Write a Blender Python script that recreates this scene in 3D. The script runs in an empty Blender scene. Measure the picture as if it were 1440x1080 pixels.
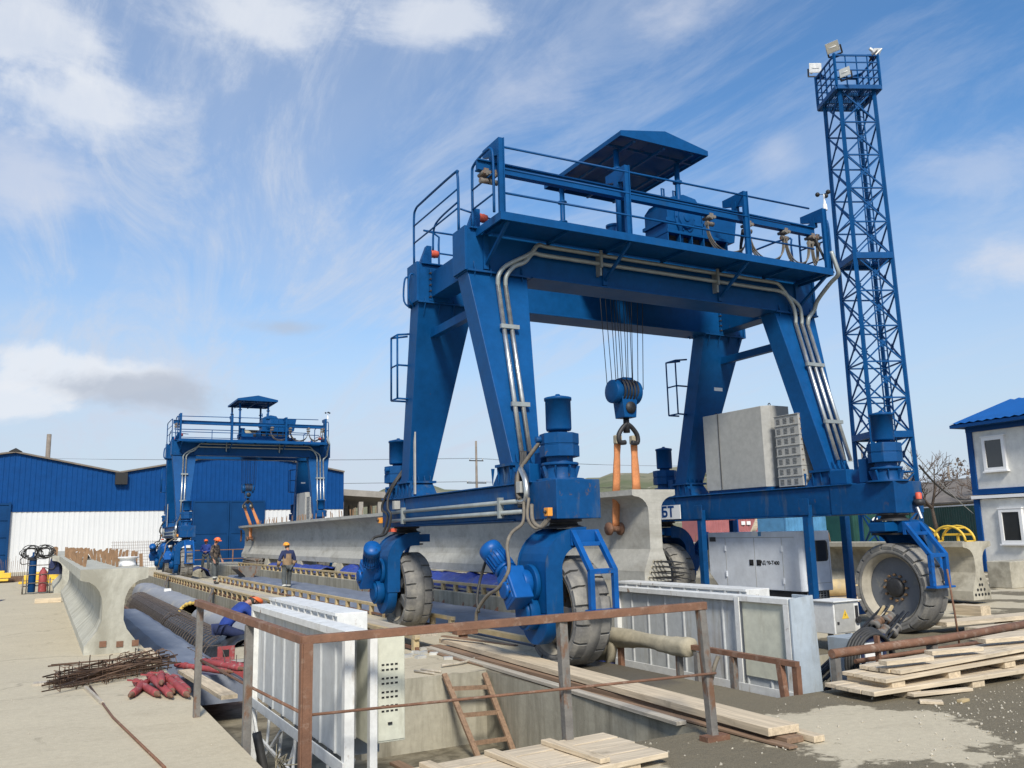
import bpy, bmesh, math, random
from mathutils import Vector, Matrix
rnd = random.Random(7)
PI = math.pi
scene = bpy.context.scene
col = scene.collection
OFF = {}

# ---------------------------------------------------------------- materials
def new_mat(name):
    m = bpy.data.materials.new(name); m.use_nodes = True
    nt = m.node_tree; nt.nodes.clear()
    out = nt.nodes.new('ShaderNodeOutputMaterial'); b = nt.nodes.new('ShaderNodeBsdfPrincipled')
    nt.links.new(b.outputs[0], out.inputs[0])
    return m, nt, b

def N(nt, typ, **kw):
    n = nt.nodes.new(typ)
    for k, v in kw.items():
        if k.startswith('i_'):
            key = k[2:]
            n.inputs[int(key) if key.isdigit() else key].default_value = v
        else: setattr(n, k, v)
    return n

def ramp(nt, fac, p0, p1, c0=(0,0,0,1), c1=(1,1,1,1)):
    r = N(nt, 'ShaderNodeValToRGB'); r.color_ramp.elements[0].position = p0; r.color_ramp.elements[1].position = p1
    r.color_ramp.elements[0].color = c0; r.color_ramp.elements[1].color = c1
    nt.links.new(fac, r.inputs[0]); return r.outputs[0]

def mixc(nt, fac, a, b, mode='MIX'):
    m = N(nt, 'ShaderNodeMix', data_type='RGBA', blend_type=mode)
    for sock, v in ((m.inputs[0], fac), (m.inputs[6], a), (m.inputs[7], b)):
        if hasattr(v, 'links'): nt.links.new(v, sock)
        else: sock.default_value = v if not isinstance(v, tuple) else (v + (1,))[:4]
    return m.outputs[2]

def noise(nt, vec, scale, detail=5, rough=.6, dist=0):
    n = N(nt, 'ShaderNodeTexNoise', i_Scale=scale, i_Detail=detail, i_Roughness=rough, i_Distortion=dist)
    nt.links.new(vec, n.inputs['Vector']); return n.outputs['Fac']

def coords(nt, scale=(1,1,1), rot=(0,0,0)):
    tc = N(nt, 'ShaderNodeTexCoord'); mp = N(nt, 'ShaderNodeMapping'); mp.inputs['Scale'].default_value = scale; mp.inputs['Rotation'].default_value = rot
    nt.links.new(tc.outputs['Object'], mp.inputs[0]); return mp.outputs[0]

def surf(name, base, var=.15, scale=2., rough=.6, metal=0., bump=.1, bscale=30., stain=None, stain_lo=.55, stain_hi=.7, stain_scale=(1.5,1.5,1.5), spec=.5, coat=0., fine=None, rvar=.15, chips=None, chip_lo=.66):
    """general weathered surface: tonal variation + optional stains with their own shape"""
    m, nt, b = new_mat(name)
    v = coords(nt)
    n1 = noise(nt, v, scale)
    dark = tuple(c*(1-var) for c in base); lite = tuple(min(1, c*(1+var)) for c in base)
    c = mixc(nt, ramp(nt, n1, .3, .7), dark, lite)
    if fine:
        n3 = noise(nt, v, fine, 8, .7)
        c = mixc(nt, .35, c, mixc(nt, ramp(nt, n3, .35, .65), tuple(x*.7 for x in base), tuple(min(1, x*1.25) for x in base)))
    if stain:
        v2 = coords(nt, stain_scale)
        n2 = noise(nt, v2, 1., 6, .65)
        c = mixc(nt, ramp(nt, n2, stain_lo, stain_hi), c, stain)
    if chips:
        big = ramp(nt, noise(nt, coords(nt, (.9,.9,.5)), 1., 4, .6), .45, .62)
        sp = ramp(nt, noise(nt, coords(nt, (9,9,5)), 1., 8, .72), chip_lo, chip_lo+.05)
        mm = N(nt, 'ShaderNodeMath', operation='MULTIPLY'); nt.links.new(big, mm.inputs[0]); nt.links.new(sp, mm.inputs[1])
        c = mixc(nt, mm.outputs[0], c, chips)
    nt.links.new(c, b.inputs['Base Color'])
    n4 = noise(nt, v, bscale, 6)
    r = N(nt, 'ShaderNodeMapRange'); r.inputs[3].default_value = max(.02, rough-rvar); r.inputs[4].default_value = min(1, rough+rvar)
    nt.links.new(n1, r.inputs[0]); nt.links.new(r.outputs[0], b.inputs['Roughness'])
    b.inputs['Metallic'].default_value = metal
    b.inputs['Specular IOR Level'].default_value = spec
    if coat: b.inputs['Coat Weight'].default_value = coat; b.inputs['Coat Roughness'].default_value = .25
    if bump:
        bp = N(nt, 'ShaderNodeBump', i_Strength=bump, i_Distance=.02)
        nt.links.new(n4, bp.inputs['Height']); nt.links.new(bp.outputs[0], b.inputs['Normal'])
    return m

M = {}
M['blue'] = surf('blue machine paint', (.0025,.064,.205), .22, .9, .46, bump=.04, bscale=14, stain=(.012,.06,.15), stain_lo=.6, stain_hi=.8, stain_scale=(2.2,2.2,.45), spec=.16, fine=6, chips=(.09,.06,.045))
M['blue_dirty'] = surf('dusty blue machine paint', (.003,.06,.19), .22, 1.5, .52, bump=.06, bscale=18, stain=(.075,.1,.13), stain_lo=.56, stain_hi=.78, stain_scale=(4,4,.9), spec=.18, fine=9, chips=(.1,.075,.06), chip_lo=.6)
M['blue_bright'] = surf('bright blue motor paint', (.003,.08,.29), .2, 3, .4, bump=.05, bscale=25, stain=(.012,.03,.07), stain_lo=.62, stain_hi=.75, stain_scale=(4,4,4), spec=.3, chips=(.12,.1,.08), chip_lo=.6)
M['steel'] = surf('galvanised pipe', (.55,.56,.54), .15, 6, .36, metal=.85, bump=.03)
M['steel_dull'] = surf('grey green conduit pipe', (.34,.37,.36), .15, 4, .5, metal=.45, bump=.03)
M['dark'] = surf('dark greasy steel', (.03,.03,.032), .4, 6, .55, metal=.2)
M['rubber'] = surf('black cable rubber', (.035,.034,.032), .3, 5, .6)
M['cable_tan'] = surf('dusty cable', (.16,.14,.11), .3, 8, .7)
M['tyre'] = surf('dusty tyre rubber', (.16,.155,.145), .3, 3, .85, bump=.25, bscale=35, stain=(.33,.31,.265), stain_lo=.46, stain_hi=.72, stain_scale=(3,2,3), fine=14)
M['rim'] = surf('grey wheel disc', (.13,.14,.155), .15, 2.2, .6, bump=.08, stain=(.27,.25,.2), stain_lo=.58, stain_hi=.75, stain_scale=(2,2.4,2.4))
M['rimdust'] = surf('dusty wheel rim', (.34,.31,.25), .25, 5, .8)
M['bolt'] = surf('rusty brown bolts', (.2,.12,.06), .3, 20, .7)
M['red'] = surf('red rubber', (.62,.1,.05), .15, 5, .5)
M['orange'] = surf('orange plastic', (.75,.3,.04), .1, 5, .45)
M['cabinet'] = surf('grey cabinet paint', (.38,.378,.355), .06, 1.6, .5, bump=.02, stain=(.25,.17,.09), stain_lo=.68, stain_hi=.76, stain_scale=(4,4,1.2), fine=7)
M['cabinet_dark'] = surf('shadow gap grey', (.06,.06,.06), .2, 5, .7)
M['genset'] = surf('pale blue grey enclosure paint', (.66,.70,.75), .04, 1.2, .42, bump=.02, fine=3)
M['white'] = surf('white painted steel', (.68,.68,.65), .06, 3, .5, bump=.03, stain=(.36,.3,.2), stain_lo=.6, stain_hi=.75, stain_scale=(6,6,1.4), fine=9, chips=(.22,.13,.07), chip_lo=.6)
M['ribgrey'] = surf('pale grey ribbed sheet', (.48,.495,.49), .08, 1.5, .45, bump=.03, stain=(.33,.31,.26), stain_lo=.55, stain_hi=.75, stain_scale=(7,7,.9), fine=8)
M['galv_sheet'] = surf('blue grey zinc sheet', (.40,.46,.51), .14, 1.2, .45, metal=.15, bump=.03, stain=(.3,.31,.3), stain_lo=.52, stain_hi=.72, stain_scale=(5,5,1), fine=6)
M['beige'] = surf('beige cabinet paint', (.58,.58,.47), .06, 1.3, .45, bump=.02, stain=(.4,.38,.29), stain_lo=.58, stain_hi=.78, stain_scale=(5,5,1), fine=8)
M['black'] = surf('flat black', (.012,.012,.012), .2, 4, .6)
M['glass'] = surf('dark window glass', (.03,.032,.034), .2, 1, .08, bump=0, rvar=.02, spec=.8)
M['rust'] = surf('rusty steel', (.17,.085,.05), .35, 5, .8, bump=.25, bscale=60, stain=(.28,.2,.15), stain_lo=.55, stain_hi=.75, stain_scale=(9,9,9), fine=25)
M['rust_grey'] = surf('grey worn steel post', (.16,.15,.135), .35, 6, .75, bump=.25, bscale=60, stain=(.15,.08,.045), stain_lo=.52, stain_hi=.62, stain_scale=(7,7,3), fine=25)
M['rebar'] = surf('rusty reinforcing bar', (.14,.085,.055), .35, 9, .8, bump=.2, bscale=80)
M['rebar_dark'] = surf('dark mesh wire', (.10,.08,.068), .35, 9, .8)
M['starter'] = surf('brown starter bar', (.23,.135,.07), .3, 6, .75, bump=.15)
M['yellow'] = surf('ochre painted timber', (.46,.355,.19), .22, 4, .7, bump=.15, stain=(.35,.3,.24), stain_lo=.56, stain_hi=.7, stain_scale=(6,2,6))
M['yellow_paint'] = surf('yellow paint', (.72,.47,.05), .15, 4, .5)
M['canvas'] = surf('khaki canvas', (.36,.32,.23), .2, 3, .9, bump=.3, bscale=14, fine=12)
M['tarp_blue'] = surf('blue plastic tarpaulin', (.025,.055,.3), .3, 4, .35, bump=.5, bscale=9, stain=(.2,.23,.33), stain_lo=.57, stain_hi=.72, stain_scale=(3,3,3))
M['tarp_black'] = surf('black plastic sheet', (.028,.03,.034), .3, 4, .38, bump=.6, bscale=6)
M['cover'] = surf('slate blue insulating cover', (.15,.17,.215), .2, 1.2, .5, bump=.25, bscale=5, stain=(.25,.27,.31), stain_lo=.52, stain_hi=.75, stain_scale=(2,.6,2), fine=7)
M['cover_light'] = surf('grey insulating cover', (.27,.28,.3), .15, 1.2, .6, bump=.25, bscale=6, stain=(.42,.4,.35), stain_lo=.5, stain_hi=.72, stain_scale=(1.5,.7,1.5), fine=7)
M['foam'] = surf('yellow insulation foam', (.62,.45,.12), .3, 9, .9, bump=.5)
M['red_paint'] = surf('faded red paint', (.29,.05,.052), .35, 4, .7, bump=.15, stain=(.32,.22,.2), stain_lo=.56, stain_hi=.7, stain_scale=(9,9,9), fine=20)
M['strap'] = surf('orange webbing', (.68,.27,.11), .2, 8, .85, bump=.25, bscale=50, fine=25)
M['skin'] = surf('skin', (.42,.22,.15), .1, 12, .55, bump=0)
M['helmet_orange'] = surf('orange helmet', (.8,.16,.04), .06, 3, .35, bump=0)
M['helmet_yellow'] = surf('amber helmet', (.85,.34,.03), .06, 3, .35, bump=0)
M['navy'] = surf('navy cloth', (.02,.03,.085), .25, 10, .9, bump=.3, bscale=30)
M['royal'] = surf('royal blue cloth', (.015,.045,.24), .25, 10, .85, bump=.3, bscale=30)
M['tan'] = surf('tan cloth', (.28,.19,.11), .2, 10, .9, bump=.3, bscale=30)
M['camo'] = surf('brown camouflage cloth', (.13,.1,.075), .3, 12, .9, bump=.3, bscale=30, stain=(.035,.028,.026), stain_lo=.47, stain_hi=.53, stain_scale=(11,11,11))
M['trouser'] = surf('grey green work trousers', (.085,.095,.095), .25, 8, .9, bump=.3, bscale=30)
M['reflect'] = surf('pale reflective tape', (.6,.6,.56), .1, 8, .5, bump=0)
M['boot'] = surf('dark boots', (.03,.027,.024), .2, 8, .7, bump=0)
M['green'] = surf('dark green sheet metal', (.012,.06,.045), .2, 2, .55, bump=.05)
M['pink'] = surf('faded red container paint', (.36,.13,.13), .15, 2, .6, bump=.05)
M['container_blue'] = surf('faded sky blue container paint', (.08,.24,.42), .2, 2, .6, bump=.05)
M['roof_blue'] = surf('bright blue roof sheet', (.006,.085,.30), .12, 1, .5, spec=.25, bump=.02)
M['clad_blue'] = surf('blue wall cladding', (.002,.05,.19), .08, .3, .5, spec=.15, bump=.02, fine=2)
M['clad_white'] = surf('white wall cladding', (.60,.61,.61), .03, .4, .5, bump=.02)
M['door_blue'] = surf('dark blue steel door', (.002,.038,.125), .15, .8, .55, spec=.15, bump=.04)
M['cabin'] = surf('off white cabin panel', (.72,.71,.66), .05, 1.2, .55, bump=.02, fine=3)
M['cabin_blue'] = surf('blue cabin frame', (.002,.05,.19), .08, 2, .5, spec=.2, bump=.02)
M['pvc'] = surf('white window frame', (.82,.82,.81), .03, 3, .4, bump=0)
M['slate'] = surf('brown slate roofing', (.17,.145,.12), .3, .8, .85, bump=.2, fine=3)
M['old_conc'] = surf('old weathered concrete', (.30,.28,.25), .25, .8, .9, bump=.3, bscale=8, fine=5)
M['wood_old'] = surf('weathered pole wood', (.2,.17,.14), .25, 2, .9, bump=.1)
M['bark'] = surf('grey brown bark', (.13,.1,.08), .3, 8, .9, bump=.3)
M['zinc'] = surf('floodlight housing', (.55,.55,.52), .15, 5, .45, metal=.3)
M['glow'] = surf('floodlight reflector', (.68,.66,.6), .1, 9, .25, metal=.5)
M['paper'] = surf('white paper', (.8,.8,.78), .03, 5, .8, bump=0)
M['purple'] = surf('purple hose', (.3,.02,.3), .1, 5, .5)
M['grass_hill'] = None

def wood(name, base, sc=(1,1,1), dirt=.3):
    m, nt, b = new_mat(name)
    v = coords(nt, sc); n = noise(nt, v, 1, 6, .6, .6)
    c = mixc(nt, ramp(nt, n, .35, .68), tuple(x*.72 for x in base), tuple(min(1,x*1.15) for x in base))
    v2 = coords(nt); n2 = noise(nt, v2, 2.3, 6, .7)
    c = mixc(nt, ramp(nt, n2, .58, .78), c, tuple(x*(1-dirt) for x in (base[0]*.85, base[1]*.83, base[2]*.8)))
    nt.links.new(c, b.inputs['Base Color']); b.inputs['Roughness'].default_value = .85
    bp = N(nt, 'ShaderNodeBump', i_Strength=.25, i_Distance=.01); nt.links.new(n, bp.inputs['Height']); nt.links.new(bp.outputs[0], b.inputs['Normal'])
    return m
M['wood_y'] = wood('pale sawn plank', (.60,.49,.34), (26,1.2,26), .5)      # grain along Y
M['wood_x'] = wood('pale sawn board', (.60,.50,.36), (1.2,26,26), .5)      # grain along X
M['wood_dark'] = wood('brown edge timber', (.25,.16,.1), (26,1.2,26), .4)
M['wood_grey'] = wood('grey walkway board', (.45,.4,.32), (22,1.0,22), .5)

def concrete(name, base, streak=(.6,.6,.6), seed=0, dark=.5, lo=.5, hi=.72, holes=.5):
    m, nt, b = new_mat(name)
    tc = N(nt, 'ShaderNodeTexCoord'); mp = N(nt, 'ShaderNodeMapping'); mp.inputs['Location'].default_value = (seed*3.7, seed*1.3, seed*2.1)
    nt.links.new(tc.outputs['Object'], mp.inputs[0]); v = mp.outputs[0]
    c = mixc(nt, ramp(nt, noise(nt, v, .7, 6), .3, .7), tuple(x*.8 for x in base), tuple(x*1.12 for x in base))
    c = mixc(nt, .5, c, mixc(nt, ramp(nt, noise(nt, v, 9, 8, .7), .35, .65), tuple(x*.8 for x in base), tuple(x*1.18 for x in base)))
    v2 = coords(nt, streak)
    c = mixc(nt, ramp(nt, noise(nt, v2, 1.4, 7, .65, .3), lo, hi), c, tuple(x*dark for x in (base[0], base[1]*.98, base[2]*.94)))
    sp = ramp(nt, noise(nt, v, 45, 3), .68, .74)
    c = mixc(nt, sp, c, tuple(x*holes for x in base))
    nt.links.new(c, b.inputs['Base Color']); b.inputs['Roughness'].default_value = .88; b.inputs['Specular IOR Level'].default_value = .3
    bp = N(nt, 'ShaderNodeBump', i_Strength=.3, i_Distance=.015); nt.links.new(noise(nt, v, 14, 8, .7), bp.inputs['Height']); nt.links.new(bp.outputs[0], b.inputs['Normal'])
    return m
M['conc_beam'] = concrete('precast concrete', (.43,.42,.375), (.25,.9,2.2), 1, .68, .48, .72)
M['conc_left'] = concrete('fresh precast concrete', (.46,.45,.38), (1.2,3.0,.5), 2, .62, .46, .66)
M['conc_wall'] = concrete('cast trench concrete', (.37,.345,.27), (2.2,2.2,.35), 3, .55, .45, .68)
M['conc_old'] = concrete('stained precast concrete', (.43,.40,.32), (1.2,1.0,.9), 4, .5, .45, .66)

def hill_mat():
    m, nt, b = new_mat('dry green hillside')
    v = coords(nt)
    c = mixc(nt, ramp(nt, noise(nt, v, .02, 8, .65), .38, .62), (.10,.115,.05), (.2,.185,.115))
    c = mixc(nt, ramp(nt, noise(nt, v, .11, 8, .7), .55, .68), c, (.06,.07,.035))
    c = mixc(nt, ramp(nt, noise(nt, v, .06, 6, .7), .64, .7), c, (.36,.32,.26))
    nt.links.new(c, b.inputs['Base Color']); b.inputs['Roughness'].default_value = 1
    return m
M['hill'] = hill_mat()

def ground_mat():
    m, nt, b = new_mat('yard ground')
    tc = N(nt, 'ShaderNodeTexCoord'); v = tc.outputs['Object']
    sep = N(nt, 'ShaderNodeSeparateXYZ'); nt.links.new(v, sep.inputs[0])
    X, Y = sep.outputs[0], sep.outputs[1]
    # slab concrete
    base = (.51,.455,.33)
    c = mixc(nt, ramp(nt, noise(nt, v, .55, 7, .65), .3, .7), tuple(x*.82 for x in base), tuple(x*1.1 for x in base))
    v2 = coords(nt, (.75,1.9,1), (0,0,.06))
    c = mixc(nt, ramp(nt, noise(nt, v2, 1.1, 9, .72, .9), .5, .7), c, (.30,.26,.185))
    c = mixc(nt, .55, c, mixc(nt, ramp(nt, noise(nt, v, 14, 8, .72), .35, .65), (.37,.322,.235), (.58,.51,.375)))
    c = mixc(nt, ramp(nt, noise(nt, v, 38, 3), .66, .74), c, (.2,.17,.125))
    c = mixc(nt, ramp(nt, noise(nt, coords(nt,(1.3,.8,1)), 1.0, 8, .7, .8), .62, .72), c, (.19,.165,.115))
    # wet earth
    e = mixc(nt, ramp(nt, noise(nt, v, 1.2, 8, .7), .3, .7), (.12,.1,.064), (.225,.19,.125))
    e = mixc(nt, .5, e, mixc(nt, ramp(nt, noise(nt, v, 26, 8, .75), .38, .62), (.085,.07,.043), (.235,.2,.13)))
    e = mixc(nt, .6, e, mixc(nt, ramp(nt, noise(nt, v, 90, 6, .8), .36, .64), (.06,.05,.032), (.29,.25,.175)))
    c = mixc(nt, .35, c, mixc(nt, ramp(nt, noise(nt, v, 75, 6, .8), .34, .66), (.31,.262,.18), (.64,.565,.41)))
    # hairline cracks and damp stains in the slab
    vo = N(nt, 'ShaderNodeTexVoronoi', feature='DISTANCE_TO_EDGE', i_Scale=.22); wv = N(nt, 'ShaderNodeVectorMath', operation='MULTIPLY_ADD'); nn = N(nt, 'ShaderNodeTexNoise', i_Scale=1.3, i_Detail=8); nt.links.new(v, nn.inputs['Vector']); nt.links.new(nn.outputs['Color'], wv.inputs[0]); wv.inputs[1].default_value = (1.1,1.1,0); nt.links.new(v, wv.inputs[2]); nt.links.new(wv.outputs[0], vo.inputs['Vector'])
    c = mixc(nt, ramp(nt, vo.outputs['Distance'], .0, .005, (.42,.42,.42,1), (0,0,0,1)), c, (.13,.11,.08))
    st = N(nt, 'ShaderNodeVectorMath', operation='MULTIPLY'); nt.links.new(v, st.inputs[0]); st.inputs[1].default_value = (1,.16,1)
    sd = N(nt, 'ShaderNodeVectorMath', operation='DISTANCE'); nt.links.new(st.outputs[0], sd.inputs[0]); sd.inputs[1].default_value = (.45,3.2,0)
    s3 = N(nt, 'ShaderNodeMath', operation='MULTIPLY_ADD'); nt.links.new(noise(nt, coords(nt,(.8,1.1,1)), 1.5, 9, .7, .6), s3.inputs[0]); s3.inputs[1].default_value = 2.4; nt.links.new(sd.outputs['Value'], s3.inputs[2])
    c = mixc(nt, ramp(nt, s3.outputs[0], .0, 1., (1,1,1,1), (1,1,1,1)) if 0 else ramp(nt, s3.outputs[0], .62, .92, (.6,.6,.6,1), (0,0,0,1)), c, (.2,.17,.12))
    # earth lies on the right foreground and along the far yard, breaking up at its edge
    def mr(sock, a, bb):
        r = N(nt, 'ShaderNodeMapRange', interpolation_type='SMOOTHSTEP'); r.inputs[1].default_value = a; r.inputs[2].default_value = bb
        nt.links.new(sock, r.inputs[0]); return r.outputs[0]
    def mul(a, bb):
        n = N(nt, 'ShaderNodeMath', operation='MULTIPLY')
        for i, s in enumerate((a, bb)):
            if hasattr(s, 'links'): nt.links.new(s, n.inputs[i])
            else: n.inputs[i].default_value = s
        return n.outputs[0]
    def add(a, bb, op='ADD'):
        n = N(nt, 'ShaderNodeMath', operation=op)
        for i, s in enumerate((a, bb)):
            if hasattr(s, 'links'): nt.links.new(s, n.inputs[i])
            else: n.inputs[i].default_value = s
        return n.outputs[0]
    right = mr(X, 4.0, 5.2); near = mr(Y, 13.5, 9.0); strip = mr(X, 9.9, 7.6)
    region = mul(right, near)
    far = mul(mr(X, 9, 12), .55)
    wob = noise(nt, v, .5, 7, .62, .5)
    bare = mul(mr(noise(nt, coords(nt, (1,1,1)), .42, 5, .55, .3), .53, .6), 1.)
    fac = add(add(mul(region, .95), far, 'MAXIMUM'), mul(add(wob, -.5), 1.5))
    fac = mr(fac, .42, .62)
    # pale bare patch on the apron
    px = N(nt, 'ShaderNodeVectorMath', operation='DISTANCE'); nt.links.new(v, px.inputs[0]); px.inputs[1].default_value = (6.9,5.85,0)
    patch = mr(add(px.outputs['Value'], mul(add(noise(nt, v, 1.1, 7, .65), -.5), 2.6)), 1.25, .75)
    px2 = N(nt, 'ShaderNodeVectorMath', operation='DISTANCE'); nt.links.new(v, px2.inputs[0]); px2.inputs[1].default_value = (7.5,3.9,0)
    patch2 = mr(add(px2.outputs['Value'], mul(add(noise(nt, v, 1.3, 7, .65), -.5), 2.2)), 1.0, .6)
    inv = N(nt, 'ShaderNodeMath', operation='SUBTRACT'); inv.inputs[0].default_value = 1; nt.links.new(add(patch, patch2, 'MAXIMUM'), inv.inputs[1])
    fac = mul(fac, inv.outputs[0])
    fac = mr(add(fac, mul(add(noise(nt, v, 6, 10, .75, .5), -.5), .9)), .3, .7)
    c = mixc(nt, fac, c, e)
    # damp patch round the near wheel and wet areas on the far yard
    pd = N(nt, 'ShaderNodeVectorMath', operation='DISTANCE'); nt.links.new(v, pd.inputs[0]); pd.inputs[1].default_value = (6.5,10.3,0)
    damp = mr(add(pd.outputs['Value'], mul(add(noise(nt, v, 1.5, 7, .6), -.5), 2.)), 1.5, 1.1)
    c = mixc(nt, mul(damp, .65), c, (.085,.075,.06))
    nt.links.new(c, b.inputs['Base Color'])
    r = N(nt, 'ShaderNodeMapRange'); r.inputs[3].default_value = .9; r.inputs[4].default_value = .6
    nt.links.new(damp, r.inputs[0]); nt.links.new(r.outputs[0], b.inputs['Roughness'])
    b.inputs['Specular IOR Level'].default_value = .3
    h = add(mul(noise(nt, v, 5, 9, .7), 1.), mul(noise(nt, v, 30, 6, .7), .4))
    bp = N(nt, 'ShaderNodeBump', i_Distance=.05); nt.links.new(h, bp.inputs['Height']); nt.links.new(bp.outputs[0], b.inputs['Normal'])
    s = N(nt, 'ShaderNodeMapRange'); s.inputs[3].default_value = .2; s.inputs[4].default_value = .6; nt.links.new(fac, s.inputs[0]); nt.links.new(s.outputs[0], bp.inputs['Strength'])
    return m
M['ground'] = ground_mat()
M['pitfloor'] = concrete('muddy trench floor', (.25,.22,.155), (1.5,1.5,1), 6, .4, .42, .62)
M['puddle'] = surf('shallow puddle water', (.06,.06,.06), .1, 1, .06, bump=0, rvar=.02)
M['stone'] = surf('pale crushed stone', (.46,.42,.34), .25, 9, .9, bump=.2)

# ---------------------------------------------------------------- mesh builder
class MB:
    def __init__(s, tf=None): s.v=[]; s.f=[]; s.sm=[]; s.tf=tf
    def add(s, vs, fs, smooth=False):
        o=len(s.v)
        for p in vs:
            p=Vector(p); s.v.append(Vector(s.tf(p)) if s.tf else p)
        for f in fs: s.f.append([i+o for i in f]); s.sm.append(smooth)
        return s
    def box(s,x0,x1,y0,y1,z0,z1):
        return s.add([(x,y,z) for z in (z0,z1) for y in (y0,y1) for x in (x0,x1)],[(0,1,3,2),(4,6,7,5),(0,4,5,1),(2,3,7,6),(0,2,6,4),(1,5,7,3)])
    def cbox(s,c,h,rot=None):
        R=rot or Matrix.Identity(3); c=Vector(c)
        return s.add([c+R@Vector((x*h[0],y*h[1],z*h[2])) for z in (-1,1) for y in (-1,1) for x in (-1,1)],[(0,1,3,2),(4,6,7,5),(0,4,5,1),(2,3,7,6),(0,2,6,4),(1,5,7,3)])
    def bar(s,p,q,w,h,up=(0,0,1)):
        p=Vector(p);q=Vector(q);d=(q-p).normalized();u=Vector(up)
        if abs(d.dot(u))>.97: u=Vector((0,1,0))
        a=d.cross(u).normalized();b=a.cross(d).normalized()
        vs=[e+a*i*w/2+b*j*h/2 for e in (p,q) for j in (-1,1) for i in (-1,1)]
        return s.add(vs,[(0,1,3,2),(4,6,7,5),(0,4,5,1),(2,3,7,6),(0,2,6,4),(1,5,7,3)])
    def tube(s,pts,r,n=8,caps=True):
        pts=[Vector(p) for p in pts]; R=r if isinstance(r,(list,tuple)) else [r]*len(pts)
        vs=[];a=None
        for i,p in enumerate(pts):
            d=(pts[min(i+1,len(pts)-1)]-pts[max(i-1,0)]).normalized()
            if a is None:
                a=d.orthogonal().normalized()
            a=(a-d*a.dot(d)).normalized(); b=d.cross(a)
            vs+=[p+(a*math.cos(2*PI*k/n)+b*math.sin(2*PI*k/n))*R[i] for k in range(n)]
        fs=[(i*n+k,i*n+(k+1)%n,(i+1)*n+(k+1)%n,(i+1)*n+k) for i in range(len(pts)-1) for k in range(n)]
        s.add(vs,fs,True)
        if caps:
            o=len(s.v)-len(vs)
            s.f.append([o+k for k in range(n)]); s.sm.append(False); s.f.append([o+(len(pts)-1)*n+k for k in range(n)]); s.sm.append(False)
        return s
    def cyl(s,p,q,r,r1=None,n=18): return s.tube([p,q],[r,r if r1 is None else r1],n)
    def lathe(s,p,axis,prof,n=24,smooth=True,closed=False):
        p=Vector(p);d=Vector(axis).normalized();a=d.orthogonal().normalized();b=d.cross(a)
        vs=[p+d*t+(a*math.cos(2*PI*k/n)+b*math.sin(2*PI*k/n))*r for t,r in prof for k in range(n)]
        m=len(prof); fs=[]
        for i in range(m if closed else m-1):
            j=(i+1)%m
            fs+=[(i*n+k,i*n+(k+1)%n,j*n+(k+1)%n,j*n+k) for k in range(n)]
        s.add(vs,fs,smooth)
        return s
    def prism(s,pts,vec,smooth=False):
        n=len(pts);pts=[Vector(p) for p in pts];vec=Vector(vec)
        fs=[tuple(range(n)),tuple(range(2*n-1,n-1,-1))]
        s.add(pts+[p+vec for p in pts],fs); o=len(s.v)-2*n
        for k in range(n): s.f.append([o+k,o+(k+1)%n,o+n+(k+1)%n,o+n+k]); s.sm.append(smooth)
        return s
    def loft(s,rings,caps=True,smooth=False,closed=True):
        n=len(rings[0]); vs=[p for r in rings for p in r]
        fs=[(i*n+k,i*n+(k+1)%n,(i+1)*n+(k+1)%n,(i+1)*n+k) for i in range(len(rings)-1) for k in range(n if closed else n-1)]
        if caps: fs+=[tuple(range(n)),tuple((len(rings)-1)*n+k for k in range(n))]
        return s.add(vs,fs,smooth)
    def sphere(s,c,r,seg=12,rings=8,sc=(1,1,1)):
        c=Vector(c);vs=[];fs=[]
        for i in range(rings+1):
            t=PI*i/rings
            for k in range(seg):
                a=2*PI*k/seg; vs.append(c+Vector((math.sin(t)*math.cos(a)*r*sc[0],math.sin(t)*math.sin(a)*r*sc[1],math.cos(t)*r*sc[2])))
        for i in range(rings):
            for k in range(seg): fs.append((i*seg+k,i*seg+(k+1)%seg,(i+1)*seg+(k+1)%seg,(i+1)*seg+k))
        return s.add(vs,fs,True)
    def build(s,name,mat,parent=None,label=None,cat=None,group=None,kind=None,bevel=0,recalc=True,loc=None):
        if parent is not None: off=OFF[parent.name]
        elif loc is not None: off=Vector(loc)
        elif kind: off=Vector((0,0,0))
        else:
            xs=[v.x for v in s.v];ys=[v.y for v in s.v];zs=[v.z for v in s.v]
            off=Vector(((min(xs)+max(xs))/2,(min(ys)+max(ys))/2,min(zs)))
        me=bpy.data.meshes.new(name)
        me.from_pydata([tuple(v-off) for v in s.v],[],s.f)
        me.polygons.foreach_set('use_smooth',s.sm)
        if recalc:
            bm=bmesh.new();bm.from_mesh(me)
            bmesh.ops.remove_doubles(bm,verts=bm.verts,dist=1e-5)
            bmesh.ops.recalc_face_normals(bm,faces=bm.faces);bm.to_mesh(me);bm.free()
        me.materials.append(M[mat] if isinstance(mat,str) else mat)
        o=bpy.data.objects.new(name,me);col.objects.link(o)
        if parent is not None: o.parent=parent; OFF[o.name]=off
        else: o.location=off; OFF[o.name]=off
        if bevel:
            b=o.modifiers.new('bevel','BEVEL');b.width=bevel;b.segments=2;b.limit_method='ANGLE';b.angle_limit=math.radians(50)
        tag(o,label,cat,group,kind)
        return o

def tag(o,label=None,cat=None,group=None,kind=None):
    if label: o['label']=label
    if cat: o['category']=cat
    if group: o['group']=group
    if kind: o['kind']=kind
    return o

def thing(name,label,cat,loc,group=None):
    o=bpy.data.objects.new(name,None);col.objects.link(o);o.location=loc;o.empty_display_size=.2
    OFF[o.name]=Vector(loc);tag(o,label,cat,group);return o

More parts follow.
